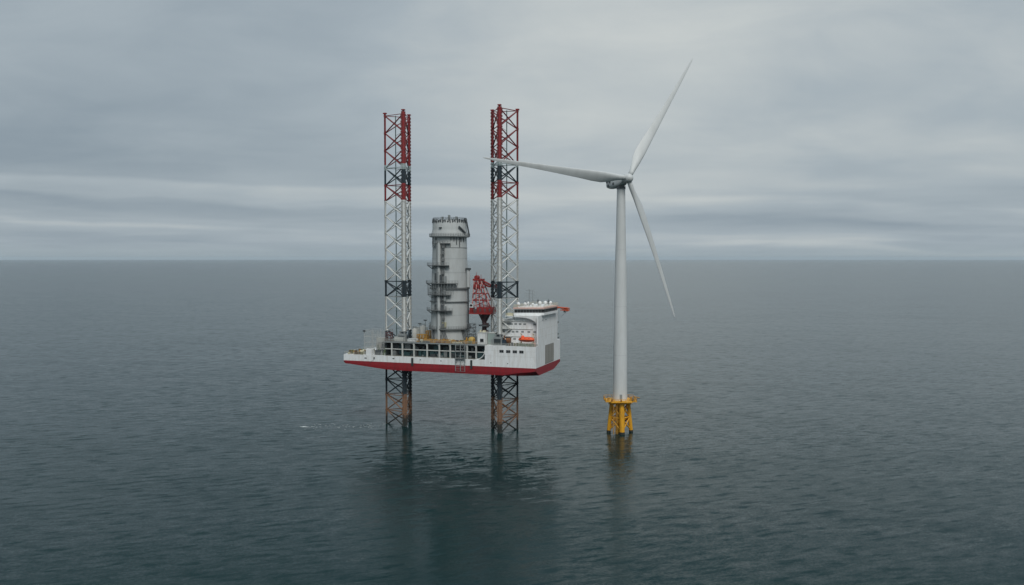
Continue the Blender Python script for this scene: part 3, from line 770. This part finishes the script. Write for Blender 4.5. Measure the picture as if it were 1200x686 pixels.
# ------------------------------------------------------------------ deck cargo and equipment (each its own thing)
def container(x, y, z, L_, W_, H_, m_, label, rz=0, cat='container', name='cargo_container', group=None):
    t = Thing(name, label, cat, (x, y, z), group)
    mb = MB()
    mb.box(x-L_/2, x+L_/2, y-W_/2, y+W_/2, z+.1, z+H_-.06)
    n_ = int(L_/.45)
    for i in range(n_):
        xx = x-L_/2+.15+i*(L_-.3)/n_
        mb.box(xx, xx+.2, y-W_/2-.06, y-W_/2, z+.25, z+H_-.25)
    t.part('body', mb, m_)
    mb = MB()
    for dx in (-L_/2, L_/2-.16):
        for dy in (-W_/2-.08, W_/2-.08): mb.box(x+dx, x+dx+.16, y+dy, y+dy+.16, z, z+H_)
    for zz in (z, z+H_-.16):
        for dy in (-W_/2-.083, W_/2-.083): mb.box(x-L_/2+.162, x+L_/2-.162, y+dy, y+dy+.16, zz+.002, zz+.158)
    t.part('frame', mb, greymid)
    return t
container(-64.6, 1.7, UD, 4.8, 2.0, 2.3, pale, 'pale grey container beside the base of the left leg on the work deck')
container(-58.3, 1.8, UD, 4.3, 2.2, 1.5, white, 'low bright white container at deck edge right of the left leg')
container(-66.0, 27.0, UD, 6.0, 2.6, 4.6, pale, 'tall pale container at the far deck edge between left leg and tower section')
container(-58.5, 30.0, UD, 5.0, 2.6, 3.2, white, 'white container at the far deck edge just left of the tower section')
container(-76.2, 6.5, 32.36, 4.2, 2.6, 2.6, pale, 'bottom pale container of the stack on the stern deck')
container(-76.2, 6.5, 34.98, 4.2, 2.6, 2.6, mat('dusty_beige', (.42, .40, .36), .7), 'middle beige container of the stack on the stern deck')
container(-76.2, 6.5, 37.60, 4.2, 2.6, 2.4, pale, 'topmost container of the stack on the stern deck')
container(-72.8, 14.0, 32.36, 2.3, 5.0, 5.6, mat('dusty_rose', (.22, .15, .14), .7), 'dull reddish container behind the container stack')

# wire-mesh enclosure on the stern deck
t = Thing('mesh_enclosure', 'tall thin-framed mesh enclosure around containers on the stern deck', 'enclosure', (-82.6, 1.6, 32.36))
mb = MB()
for x in (-82.6, -78.6, -75.6, -72.4):
    for y in (1.6, 10.0): mb.tube((x, y, 32.36), (x, y, 43.4), .11, 5)
for z in (35.2, 37.8, 40.6, 43.4):
    for y in (1.6, 10.0): mb.tube((-82.6, y, z), (-72.4, y, z), .08, 4)
    for x in (-82.6, -72.4): mb.tube((x, 1.6, z), (x, 10, z), .08, 4)
t.part('frame', mb, mat('zinc_frame', (.40, .41, .40), .6))
mb = MB()
for i in range(40): mb.tube((-82.5+i*.255, 1.62, 35), (-82.5+i*.255, 1.62, 43.3), .03, 3)
for i in range(16): mb.tube((-82.5, 1.62, 35+i*.52), (-72.4, 1.62, 35+i*.52), .03, 3)
t.part('wire_mesh', mb, pale)
single('rope_locker', MB().box(-83.3, -82.2, 1.2, 2.3, 42.6, 43.5), greydk, 'small dark lamp housing on top of mesh enclosure corner', 'floodlight', (-82.75, 1.7, 42.6)) if False else None
mb = MB().box(-83.1, -82.0, 1.3, 2.0, 42.7, 43.5); t.part('floodlight', mb, greydk)
# reddish lattice stand beside the left leg
mb = MB(); lattice_boom(mb, (-70.0, 1.8, UD), (-70.0, 1.8, UD+4.0), 2.6, 2.0, 3, .15, .1, side=(1, 0, 0))
single('lattice_stand', mb, mat('maroon_paint', (.10, .045, .045), .6), 'short maroon lattice stand at the left corner of the work deck', 'stand', (-69.7, 2.0, UD))

# winches and drums at the far left end
def winch(x, y, z, s, m_, m2, label, group=None):
    t = Thing('mooring_winch', label, 'winch', (x, y, z), group)
    mb = MB(); mb.tube((x-s*.9, y, z+s*.75), (x+s*.9, y, z+s*.75), s*.42, 14)
    t.part('drum', mb, m2)
    mb = MB()
    for dx in (-.95, .9): mb.tube((x+dx*s, y, z+s*.75), (x+(dx+.08)*s, y, z+s*.75), s*.72, 16)
    t.part('flange', mb, m_)
    mb = MB().box(x-s*1.25, x+s*1.25, y-s*.6, y+s*.6, z, z+.18); mb.box(x-s*1.2, x-s*1.03, y-.3, y+.3, z+.18, z+s*.9); mb.box(x+s*1.03, x+s*1.2, y-.3, y+.3, z+.18, z+s*.9)
    t.part('bed', mb, greydk)
    mb = MB().box(x+s*1.25, x+s*1.95, y-.4*s, y+.4*s, z, z+s*.8); t.part('motor', mb, green)
    return t
winch(-88.4, 3.0, 32.36, 1.1, cream, yellow, 'cream flanged mooring winch nearest the left tip of the hull')
winch(-84.6, 3.6, 32.36, 1.35, yellow, cream, 'larger cream drum winch with yellow flanges left of the mesh enclosure')
winch(-86.6, 9.5, 32.36, 1.2, green, cream, 'green flanged winch set back behind the two stern winches')
winch(-81.6, 5.0, 32.36, 1.1, yellow, rust, 'yellow flanged rusty drum winch at the enclosure foot')
for (x, y, s_, m_, lab) in ((-90.3, 5.0, 1.2, cream, 'cream deck box at the very left end of the hull'), (-83.0, 8.5, 1.6, cream, 'cream deck box behind the larger stern winch')):
    mb = MB().box(x-s_, x+s_, y-s_*.7, y+s_*.7, 32.36, 32.36+s_*1.1); mb.box(x-s_*1.05, x+s_*1.05, y-s_*.75, y+s_*.75, 32.36+s_*1.1, 32.36+s_*1.2)
    single('deck_box', mb, m_, lab, 'deck box', (x, y, 32.36))
# machinery under the enclosure side, dark
mb = MB()
rr = random.Random(5)
for i in range(14):
    x = -77.4+rr.random()*6; mb.m(rr.randint(0, 2)).tube((x, 1.2+rr.random()*2, 32.36), (x+rr.uniform(-.4, .4), 1.5+rr.random()*2, 33.6+rr.random()*3.6), .12+rr.random()*.3, 6)
mb.m(0).box(-73.6, -71.7, 2, 4, 32.36, 37.6)
single('pump_manifold', mb, [greydk, green, greymid], 'dark pipe manifold on the lower deck left of the gallery', 'pipe manifold', (-74.5, 2.5, 32.36))

# ochre sea-fastening frames around the tower section
def grillage(x, y, L_, H_, label, rz=0.0, n_=5, m_=yellow):
    t = Thing('sea_fastening_frame', label, 'steel frame', (x, y, UD+.01), 'ochre sea-fastening frames')
    mb = MB(); W_ = 1.8
    for dy in (-W_/2, W_/2):
        mb.box(x-L_/2, x+L_/2, y+dy-.2, y+dy+.2, UD+.01, UD+.4); mb.box(x-L_/2, x+L_/2, y+dy-.18, y+dy+.18, UD+H_-.3, UD+H_)
    t.part('beam', mb, m_)
    mb = MB()
    for i in range(n_+1):
        xx = x-L_/2+.2+i*(L_-.4)/n_
        for dy in (-W_/2, W_/2): mb.box(xx-.15, xx+.15, y+dy-.15, y+dy+.15, UD+.4, UD+H_-.3)
        if i < n_: mb.bar((xx, y-W_/2, UD+.4), (xx+(L_-.4)/n_, y-W_/2, UD+H_-.3), .18)
    t.part('strut', mb, m_); return t
grillage(-48.2, 2.2, 5.6, 1.3, 'low ochre frame at the deck edge left of the tower section base', n_=4)
grillage(-42.4, 2.0, 5.2, 1.2, 'low ochre frame directly in front of the tower section', n_=4)
grillage(-36.8, 2.2, 5.4, 1.15, 'low ochre frame under the right flank of the tower section', n_=4)
grillage(-56.6, 8.0, 4.4, 3.0, 'tall ochre frame between left leg and tower section', n_=3)
grillage(-54.6, 12.0, 3.0, 4.4, 'tallest ochre frame touching the tower section left side', n_=2)
rr = random.Random(11)
# loose spools, bundles and crates along the deck edge
spots = [(-50.0, 1.6), (-44.0, 4.0), (-38.4, 1.4), (-32.6, 1.5), (-53.0, 4.0)]
names = ['ochre cable reel lying by the deck edge nearest the white container', 'ochre cable reel behind the left low frames', 'ochre cable reel at the middle of the deck edge', 'ochre cable reel by the cabin end of the deck edge', 'ochre cable reel beside the tall ochre frame']
for (x, y), lab in zip(spots, names):
    t = Thing('cable_reel', lab, 'cable reel', (x, y, UD+.02), 'ochre cable reels')
    t.part('core', MB().tube((x, y-.5, UD+.85), (x, y+.5, UD+.85), .5, 12), rust)
    for dy in (-.55, .5):
        t.part('flange', MB().tube((x, y+dy, UD+.85), (x, y+dy+.07, UD+.85), .82, 14), yellow)
# yellow tank-like machine on the right
t = Thing('yellow_tank', 'rounded yellow tank unit left of the white cabin', 'tank', (-31.0, 4.6, UD+.01))
mb = MB(); mb.smooth = True
mb.lathe(-31.0, 4.6, [(.02, UD+2.9), (1.0, UD+2.7), (1.5, UD+2.1), (1.6, UD+1.5), (1.6, UD+.4)], 20); t.part('shell', mb, mat('pale_yellow', (.46, .32, .08), .6, dirt=.7, scale=.8, dirtcol=(.2, .13, .05)))
t.part('skid', MB().box(-33.2, -28.9, 2.6, 6.6, UD+.01, UD+.4), yellow)
mb = MB().tube((-33.0, 3.6, UD+.4), (-33.0, 3.6, UD+2.6), .35, 8).tube((-29.2, 3.2, UD+.4), (-29.2, 3.2, UD+2.2), .4, 8); t.part('pipe', mb, yellow)
brown = mat('brown_steel', (.12, .075, .04), .7, dirt=.5); olive = mat('olive_paint', (.16, .15, .06), .7, dirt=.5)
def crate(x, y, z, w, d, h, m_, label, group, rz):
    mb = MB(); mb.cbox(x, y, z+.08, w, d, h-.08, rz)
    for k in (-.3, .3): mb.cbox(x+k*w*math.cos(rz), y+k*w*math.sin(rz), z, .14, d*1.06, h+.05, rz)
    mb.cbox(x, y, z+h, w*1.04, d*1.04, .06, rz)
    single('equipment_crate', mb, m_, label, 'crate', (x, y, z), group)
rr = random.Random(41); seen = []
k = 0
while k < 70:
    x = rr.uniform(-56, -29.5); y = rr.uniform(.9, 4.9); w = rr.uniform(.6, 1.7); d = rr.uniform(.5, 1.0); h = rr.uniform(.45, 1.5)
    if any(abs(x-a) < (w+b)/2+.1 and abs(y-c) < 1.0 for a, b, c in seen): 
        k += .25; continue
    seen.append((x, w, y)); k += 1
    m_, lab = rr.choice(((yellow, 'small ochre equipment crate in the clutter along the work deck edge'), (brown, 'small brown equipment crate in the clutter along the work deck edge'), (cream, 'small cream equipment crate in the clutter along the work deck edge'), (olive, 'small olive equipment crate in the clutter along the work deck edge'), (yellow, 'small ochre equipment crate in the clutter along the work deck edge')))
    crate(x, y, UD+.012, w, d, h, m_, lab, 'crates along the work deck edge', rr.uniform(-.4, .4))
for k in range(22):
    x = rr.uniform(-91.2, -79.2); y = 1.0+(k % 4)*1.9+rr.uniform(-.3, .3)
    m_, lab = rr.choice(((cream, 'small cream crate among the winches on the stern deck'), (olive, 'small olive crate among the winches on the stern deck'), (brown, 'small brown crate among the winches on the stern deck')))
    crate(x, y, 32.362, rr.uniform(.6, 1.3), rr.uniform(.5, .9), rr.uniform(.6, 1.9), m_, lab, 'crates among the stern winches', rr.uniform(-.5, .5))
for k in range(9):
    x = -13.2+k*.55+rr.uniform(-.2, .2)
    if k % 2 == 0: crate(x, 1.4, 38.662, .8, .7, rr.uniform(.6, 1.4), rr.choice((brown, olive, greydk)), 'small dark crate behind the railing left of the lifeboat', 'crates left of the lifeboat', 0)
# pipe bundle
for (x, y, m_, lab, n_) in ((-44.6, 1.0, rust, 'rusty pipe bundle along the deck edge in front of tower section', 5), (-36.6, .95, cream, 'cream pipe bundle along the deck edge near the ladder tower', 4), (-52.0, 1.0, greydk, 'dark pipe bundle along the deck edge beside the white container', 4)):
    mb = MB()
    for i in range(n_): mb.tube((x-2.4+rr.random()*.4, y+(i % 3)*.34, UD+.2+(i//3)*.32), (x+2.4+rr.random()*.4, y+(i % 3)*.34, UD+.2+(i//3)*.32), .16, 7)
    single('pipe_bundle', mb, m_, lab, 'pipes', (x, y, UD))
# white cabin with dark window in front of the crane pedestal
t = Thing('deck_cabin', 'white cabin with one dark window at the foot of the crane', 'cabin', (-24.6, 2.4, UD))
t.part('wall', MB().box(-26.8, -23.3, .9, 4.6, UD+.01, UD+5.1), white)
t.part('roof', MB().box(-27.0, -23.1, .7, 4.8, UD+5.1, UD+5.3), pale)
w = t.part('window', MB().box(-25.6, -24.0, .82, .9, UD+1.0, UD+2.5), greydk); t.part('pane', MB().box(-25.5, -24.1, .78, .82, UD+1.1, UD+2.4), glass, w)
t.part('roof_vent', MB().tube((-26, 2.5, UD+5.3), (-26, 2.5, UD+6.2), .4, 8).box(-24.9, -23.8, 2, 3.4, UD+5.3, UD+6.0), cream)
t = Thing('deck_cabin', 'greenish grey cabin just right of the white cabin with the dark window', 'cabin', (-21.2, 3.4, 38.66))
t.part('wall', MB().box(-23.0, -19.9, 3.4, 7.0, 38.66, 43.6), mat('greenish_grey', (.27, .33, .31), .6))
t.part('roof', MB().box(-23.1, -19.8, 3.3, 7.1, 43.6, 43.8), pale)
t.part('door', MB().box(-21.6, -20.6, 3.34, 3.4, 38.7, 41), greymid)
# dark generator set right of the right leg
t = Thing('generator_set', 'dark blue generator set at the foot of the right leg', 'generator', (-17.8, 3.2, 38.66))
t.part('housing', MB().box(-19.4, -14.6, 2.2, 4.6, 38.9, 41.0), mat('dark_blue', (.02, .04, .06), .5)); t.part('skid', MB().box(-19.6, -14.4, 2.1, 4.7, 38.66, 38.9), greydk)
t.part('exhaust', MB().tube((-15.4, 3.6, 41.0), (-15.4, 3.6, 42.8), .22, 8).tube((-18.2, 3.6, 41), (-18.2, 3.6, 42), .3, 8), rust)
t = Thing('gangway_reel', 'rusty brown reel stand beside deckhouse stairs', 'reel', (-14.0, 4.6, 38.66))
t.part('drum', MB().tube((-14.9, 5, 40.6), (-13.1, 5, 40.6), 1.1, 14), rust)
t.part('stand', MB().bar((-14.9, 5, 40.6), (-15.6, 5, 38.7), .2).bar((-14.9, 5, 40.6), (-14.2, 5, 38.7), .2).bar((-13.1, 5, 40.6), (-12.4, 5, 38.7), .2).bar((-13.1, 5, 40.6), (-13.8, 5, 38.7), .2), greydk)
# far-side tanks and ventilators behind the tower
for (x, y, r, h, lab) in ((-62.6, 22, 1.5, 5.4, 'plain-topped pale upright tank midway between left leg and tower section'), (-66.0, 20, 1.2, 4.2, 'shortest pale upright tank, nearest the left leg'), (-59.0, 24, 1.4, 6.2, 'tallest pale upright tank, nearest the tower section')):
    t = Thing('storage_tank', lab, 'tank', (x, y, UD)); mb = MB(); mb.smooth = True; mb.lathe(x, y, [(.02, UD+h+.5), (r*.6, UD+h+.4), (r, UD+h), (r, UD)], 18); t.part('shell', mb, pale)
    mb = MB().rail([(x+r*.9*math.cos(i*PI/4), y+r*.9*math.sin(i*PI/4), UD+h) for i in range(8)], closed=True, post=1.2); t.part('guard_rail', mb, greymid)
for (x, y, h, lab) in ((-60.5, 14, 7.5, 'slim grey lamp post behind the low white container'), (-31.4, 20, 8.5, 'slim grey lamp post right of the tower section'), (-58.6, 16, 9.0, 'slim grey lamp post by the left side of tower section')):
    t = Thing('lamp_post', lab, 'lamp post', (x, y, UD)); t.part('pole', MB().tube((x, y, UD), (x, y, UD+h), .13, 6), greymid)
    t.part('lamp_head', MB().box(x-.7, x+.7, y-.3, y+.1, UD+h-.5, UD+h), greydk)
# frames of scaffolding by the crane foot
mb = MB(); lattice_boom(mb, (-33.6, 11, UD), (-33.6, 11, UD+8.0), 3.2, 2.4, 5, .12, .09, side=(1, 0, 0))
single('access_tower', mb, greydk, 'dark scaffold access tower between tower section and crane pedestal', 'scaffold', (-33.6, 11, UD))

# lifeboat in its cradle
t = Thing('lifeboat', 'orange enclosed lifeboat hanging over the railing below the bridge', 'lifeboat', (-4.9, 2.4, 40.3))
def lifeboat():
    mb = MB(); mb.smooth = True; n_ = 16; k = 14; vs = []
    for i in range(n_+1):
        u = i/n_*2-1; e_ = (1-abs(u)**3.2)**.6 if abs(u) < 1 else 0
        for j in range(k):
            a = 2*PI*j/k; cy, cz = math.cos(a), math.sin(a)
            w_ = 1.45*max(e_, .06)
            zt = (1.15 if cz > 0 else 1.0)*max(e_**.8, .08)
            if cz < 0: w_ *= (1-.35*abs(cz)); zt *= (1-.15*abs(u))
            vs.append((-4.9+u*3.7, 2.4+cy*w_, 41.4+cz*zt))
    fs = [tuple(range(k)), tuple(range(n_*k+k-1, n_*k-1, -1))]
    for i in range(n_):
        for j in range(k): fs.append((i*k+j, i*k+(j+1) % k, (i+1)*k+(j+1) % k, (i+1)*k+j))
    return mb.add(vs, fs)
t.part('hull', lifeboat(), orange)
mb = MB(); mb.smooth = True; mb.lathe(-6.6, 2.4, [(.02, 43.2), (.55, 43.1), (.75, 42.7), (.8, 42.2)], 14); t.part('cupola', mb, orange)
t.part('window', MB().box(-7.6, -7.0, 1.28, 1.5, 41.9, 42.2).box(-5.6, -5.1, 1.28, 1.5, 41.9, 42.2).box(-3.8, -3.3, 1.3, 1.55, 41.9, 42.2), glass)
t.part('keel_strip', MB().box(-8.2, -1.6, .95, 1.1, 41.2, 41.36), mat('fender_black', (.03, .03, .03), .7))
mb = MB()
for x in (-7.6, -2.2):
    mb.bar((x, 3.6, 38.66), (x, 4.0, 43.6), .32); mb.bar((x, 4.0, 43.6), (x, 2.2, 44.1), .28); mb.tube((x, 2.3, 44.0), (x, 2.4, 42.4), .07, 5); mb.bar((x, 1.2, 38.66), (x, 1.3, 40.3), .22); mb.bar((x, 3.6, 40.3), (x, 1.2, 40.3), .22)
V.part('lifeboat_davit', mb, cream)
mb = MB()
for i in range(9): mb.box(-8.6+i*.9, -8.1+i*.9, .8, 1.5, 38.66, 39.9)
V.part('liferaft', mb, green)
mb = MB(); mb.tube((-0.9, 1.2, 38.66), (-0.9, 1.2, 42.6), .14, 6); mb.tube((-0.9, 1.2, 42.6), (-.9, -.6, 43.0), .1, 6); mb.cbox(-1.0, 1.4, 38.66, 1.1, .9, 1.5)
V.part('small_davit', mb, pinkroof)

# ------------------------------------------------------------------ turbine and its jacket
BX, BY = 0.1273*372, 372.0
J = Thing('jacket_foundation', 'yellow braced jacket foundation standing in the sea under the turbine', 'foundation', (BX, BY, 0), ship=False)
P14 = 13.9
legs4 = []
ang = [R(-86+90*i) for i in range(4)]
def jpt(a, z, r_b=5.0, r_t=3.6): 
    r = r_b+(r_t-r_b)*z/P14; return Vector((BX+r*math.cos(a), BY+r*math.sin(a), z))
for i, a in enumerate(ang):
    mb = MB(); mb.m(0).tube(jpt(a, .9), jpt(a, P14-.6), 1.15 if i == 0 else .85, 14); mb.m(1).tube(jpt(a, -6), jpt(a, .9), 1.2 if i == 0 else .92, 14)
    mb.m(0).tube(jpt(a, P14-1.6), jpt(a, P14-.6), 1.35, 14)
    J.part('leg', mb, [jyel, mat('splash_zone_black', (.025, .026, .02), .6)])
mb = MB()
for i in range(4):
    a, b = ang[i], ang[(i+1) % 4]
    for (z0, z1) in ((1.0, 6.6), (6.8, 12.6)):
        mb.tube(jpt(a, z0), jpt(b, z1), .30, 8); mb.tube(jpt(b, z0), jpt(a, z1), .30, 8)
    mb.tube(jpt(a, 6.7), jpt(b, 6.7), .3, 8)
J.part('bracing', mb, jyel)
mb = MB(); mb.tube((BX, BY, -5), (BX, BY, P14), 1.9, 24); J.part('central_column', mb, jyel)
mb = MB()
for i in range(4): 
    mb.bar(jpt(ang[i], P14-.5), (BX, BY, P14-.2), .9); mb.bar(jpt(ang[i], 7.2), (BX, BY, 3.6), .6)
mb.tube((BX, BY, P14-1.0), (BX, BY, P14), 4.6, 8)
J.part('transition_beam', mb, jyel)
mb = MB(); pr_ = [(6.6, 0), (6.6, .3)]
mb.cbox(BX, BY, P14, 13.6, 9.4, .35); mb.cbox(BX, BY, P14+.002, 9.4, 13.0, .34)
pf = J.part('platform', mb, jyel)
mb = MB()
pts8 = [(6.7, -4.6), (6.7, 4.6), (4.6, 6.4), (-4.6, 6.4), (-6.7, 4.6), (-6.7, -4.6), (-4.6, -6.4), (4.6, -6.4)]
mb.rail([(BX+a, BY+b, P14+.35) for a, b in pts8], h=1.2, post=1.4, r=.07, closed=True); J.part('railing', mb, jyel, pf)
for (dx, dy, s_, m_) in ((-5.4, -2.5, .9, yellow), (5.2, -3.4, .8, greydk), (4.6, -2, 1.1, yellow), (-.2, -5.6, .6, rust), (-3.9, -4.6, .7, rust)):
    mb = MB().cbox(BX+dx, BY+dy, P14+.36, s_, s_, s_*1.3); mb.cbox(BX+dx, BY+dy, P14+.36+s_*1.3, s_*1.15, s_*1.15, .1); J.part('equipment_box', mb, m_, pf)
mb = MB(); mb.tube((BX+5.8, BY-3.8, P14+.3), (BX+5.8, BY-3.8, P14+2.4), .2, 8); mb.bar((BX+5.8, BY-3.8, P14+2.3), (BX+8.0, BY-4.6, P14+1.9), .24); J.part('davit_crane', mb, yellow, pf)
mb = MB()
for sg in (-1, 1):
    mb.tube((BX+sg*.8-2.8, BY-6.4, 0.3), (BX+sg*.8-2.8, BY-5.2, P14), .16, 6)
for i in range(26): mb.tube((BX-3.6, BY-6.4+i*.045, .6+i*.5), (BX-2.0, BY-6.4+i*.045, .6+i*.5), .05, 4)
J.part('boat_landing', mb, yellow)

WT = Thing('wind_turbine', 'white three-bladed offshore wind turbine standing right of the vessel', 'wind turbine', (BX, BY, P14+.36), ship=False)
mb = MB(); mb.smooth = True
mb.lathe(BX, BY, [(3.12, P14+.36), (3.12, P14+.8), (3.06, 18), (3.0, 34), (2.75, 55), (2.4, 76), (2.02, 92), (1.78, 106.0), (1.9, 106.1), (1.9, 106.3), (.02, 106.35)], 48)
tw = WT.part('tower', mb, turb); tw.modifiers.new('edge', 'EDGE_SPLIT').split_angle = R(25)
mb = MB()
for z, r in ((34.0, 3.0), (55.2, 2.75), (80, 2.3)): mb.sector(BX, BY, r-.2, r+.03, z, z+.12, 0, 2*PI-.001, 48)
WT.part('flange_joint', mb, mat('flange_grey', (.48, .5, .5), .5), tw)
WT.part('door', MB().box(BX-.5, BX+.5, BY-3.2, BY-2.9, P14+.9, P14+3.1), greymid, tw)
PSI = R(29)
ax = Vector((math.sin(PSI), -math.cos(PSI), 0)); rt = Vector((math.cos(PSI), math.sin(PSI), 0)); up = Vector((0, 0, 1))
HZ = 110.5
Cn = Vector((BX, BY, HZ))
def ell_loft(mb, secs, n_=20, power=2.6):
    """secs: (t along axis, half width, half height, z offset)"""
    vs = []
    for (t_, w_, h_, zo) in secs:
        for j in range(n_):
            a = 2*PI*j/n_; c, s_ = math.cos(a), math.sin(a)
            cx = math.copysign(abs(c)**(2/power), c)*w_; cz = math.copysign(abs(s_)**(2/power), s_)*h_
            vs.append(Cn+ax*t_+rt*cx+up*(cz+zo))
    fs = [tuple(range(n_)), tuple(range(len(vs)-1, len(vs)-n_-1, -1))]
    for i in range(len(secs)-1):
        for j in range(n_): fs.append((i*n_+j, i*n_+(j+1) % n_, (i+1)*n_+(j+1) % n_, (i+1)*n_+j))
    return mb.add(vs, fs)
mb = MB(); mb.smooth = True
ell_loft(mb, [(-8.9, 1.2, 1.2, -1.5), (-8.6, 1.8, 1.9, -1.45), (-7.0, 2.2, 2.35, -1.4), (-2, 2.3, 2.4, -1.2), (1.2, 2.1, 2.2, -.7), (2.8, 1.75, 1.8, -.1)], 24, 3.4)
nac = WT.part('nacelle', mb, turb); nac.modifiers.new('edge', 'EDGE_SPLIT').split_angle = R(40)
mb = MB()
p0 = Cn+ax*-7.6+up*1.9
mb.rail([Cn+ax*a+rt*b+up*1.05 for a, b in ((-8.4, -1.6), (-8.4, 1.6), (-4.6, 1.6), (-4.6, -1.6))], h=1.0, post=1.0, r=.06, closed=True)
WT.part('hoist_railing', mb, greymid, nac)
mb = MB(); 
for sg in (-1, 1):
    for t_, q_ in ((-7.4, -.7), (-5.4, -.8), (-6.4, -2.4), (-2.6, -1.9)):
        c = Cn+ax*t_+rt*sg*2.1+up*q_; mb.tube(c, c+rt*sg*.3, .62, 12)
c = Cn+ax*-8.7-up*1.4; mb.tube(c, c-ax*.35, .9, 12)
WT.part('cooling_vent', mb, greydk, nac)
WT.part('yaw_bearing', MB().tube((BX, BY, 106.2), (BX, BY, 107.4), 1.95, 24), greydk, nac)
HUB = Cn+ax*5.0
mb = MB(); mb.smooth = True
ell_loft(mb, [(2.85, 1.5, 1.5, 0), (3.1, 1.85, 1.85, 0), (4.2, 2.05, 2.05, 0), (5.6, 2.0, 2.0, 0), (6.6, 1.6, 1.6, 0), (7.2, 1.05, 1.05, 0), (7.45, .3, .3, 0)], 28, 2.0)
hubo = WT.part('rotor_hub', mb, turb)
BL = 68.3
def blade(phase):
    mb = MB(); mb.smooth = True
    dr = rt*math.cos(phase)+up*math.sin(phase)      # span
    tr = -rt*math.sin(phase)+up*math.cos(phase)     # trailing-edge direction (counter-clockwise)
    st = [(0.022, 2.1, 1.0, 0.5, 0), (0.05, 2.15, 1.0, .5, 0), (0.09, 2.9, .62, .40, 14), (0.14, 4.1, .36, .31, 17), (0.19, 4.75, .27, .28, 15), (0.26, 4.5, .23, .27, 11), (0.36, 3.75, .21, .27, 8), (0.5, 2.95, .19, .27, 5), (0.65, 2.2, .18, .28, 3), (0.8, 1.6, .17, .3, 1.5), (0.92, 1.05, .17, .33, 0), (0.98, .6, .17, .38, 0), (1.0, .12, .2, .5, 0)]
    n_ = 18; vs = []
    for (u, ch, th, le, tw_) in st:
        c0 = HUB+dr*(BL*u)-ax*(BL*(.052*u**1.5) + .0)
        T_ = R(tw_+6)
        cd = tr*math.cos(T_)-ax*math.sin(T_); nd_ = ax*math.cos(T_)+tr*math.sin(T_)
        for j in range(n_):
            a = 2*PI*j/n_; xx = (1-math.cos(a))/2      # 0 at leading edge
            ty = math.sin(a)*.5*th*(1.0 if u < .07 else (1.25*(1-xx)**.55+.02))
            vs.append(c0+cd*ch*(xx-le)+nd_*ch*ty)
    fs = [tuple(range(n_)), tuple(range(len(vs)-1, len(vs)-n_-1, -1))]
    for i in range(len(st)-1):
        for j in range(n_): fs.append((i*n_+j, i*n_+(j+1) % n_, (i+1)*n_+(j+1) % n_, (i+1)*n_+j))
    mb.add(vs, fs); return WT.part('blade', mb, turb, hubo)
for k in range(3): blade(R(55.5)+k*2*PI/3)

# ------------------------------------------------------------------ foam round the legs
def foam():
    mb = MB(); rr = random.Random(21)
    def patch(x, y, r, e_=2.2):
        n_ = 9; o = [rr.uniform(.6, 1.25) for _ in range(n_)]
        mb.add([(x+r*e_*o[i]*math.cos(2*PI*i/n_), y+r*o[i]*math.sin(2*PI*i/n_), .03+.02*rr.random()) for i in range(n_)], [tuple(range(n_))])
    for i in range(90):
        x = -94+36*rr.random()**.9; patch(x, 386+rr.gauss(0, 3.2)+(x+60)*.03, rr.uniform(.04, .17), 3.6)
    for i in range(12): patch(-93+rr.gauss(0, 1.6), 383.5+rr.gauss(0, .6), rr.uniform(.15, .45), 2.4)
    for k, (dx, dy) in enumerate(((0, 0), (-9.2, 6.7), (1.2, 11.4))):
        for i in range(5): patch(-0.1265*385+dx+rr.gauss(0, .8), 385+dy+rr.gauss(0, .5)-.6, rr.uniform(.04, .14), 2.5)
    for k, (dx, dy) in enumerate(((0, 0), (7.8, 8.4), (-3.4, 10.9))):
        for i in range(5): patch(-0.0145*370+dx+rr.gauss(0, .8), 370+dy+rr.gauss(0, .5)-.6, rr.uniform(.04, .14), 2.5)
    return mb
mf = bpy.data.materials.new('sea_foam'); mf.use_nodes = True; mf.node_tree.nodes['Principled BSDF'].inputs['Base Color'].default_value = (.55, .58, .57, 1); mf.node_tree.nodes['Principled BSDF'].inputs['Roughness'].default_value = .8
fo = foam().build('foam', mf); tag(fo, 'thin white foam streaks on the water, mostly left of the left leg', 'foam', kind='stuff')

# ------------------------------------------------------------------ haze
HAZE = 1.75e-5
if HAZE:
    mb = MB().box(-90000, 90000, -90000, 90000, -1.0, 190.0)
    hm = bpy.data.materials.new('haze'); hm.use_nodes = True; t = hm.node_tree
    for n_ in list(t.nodes): t.nodes.remove(n_)
    o_ = t.nodes.new('ShaderNodeOutputMaterial'); pv = t.nodes.new('ShaderNodeVolumePrincipled')
    pv.inputs['Color'].default_value = (.76, .88, .96, 1); pv.inputs['Density'].default_value = HAZE; pv.inputs['Anisotropy'].default_value = 0.0
    t.links.new(pv.outputs[0], o_.inputs['Volume'])
    h = mb.build('haze', hm); tag(h, 'thin pale sea haze over the whole scene', 'haze', kind='stuff')
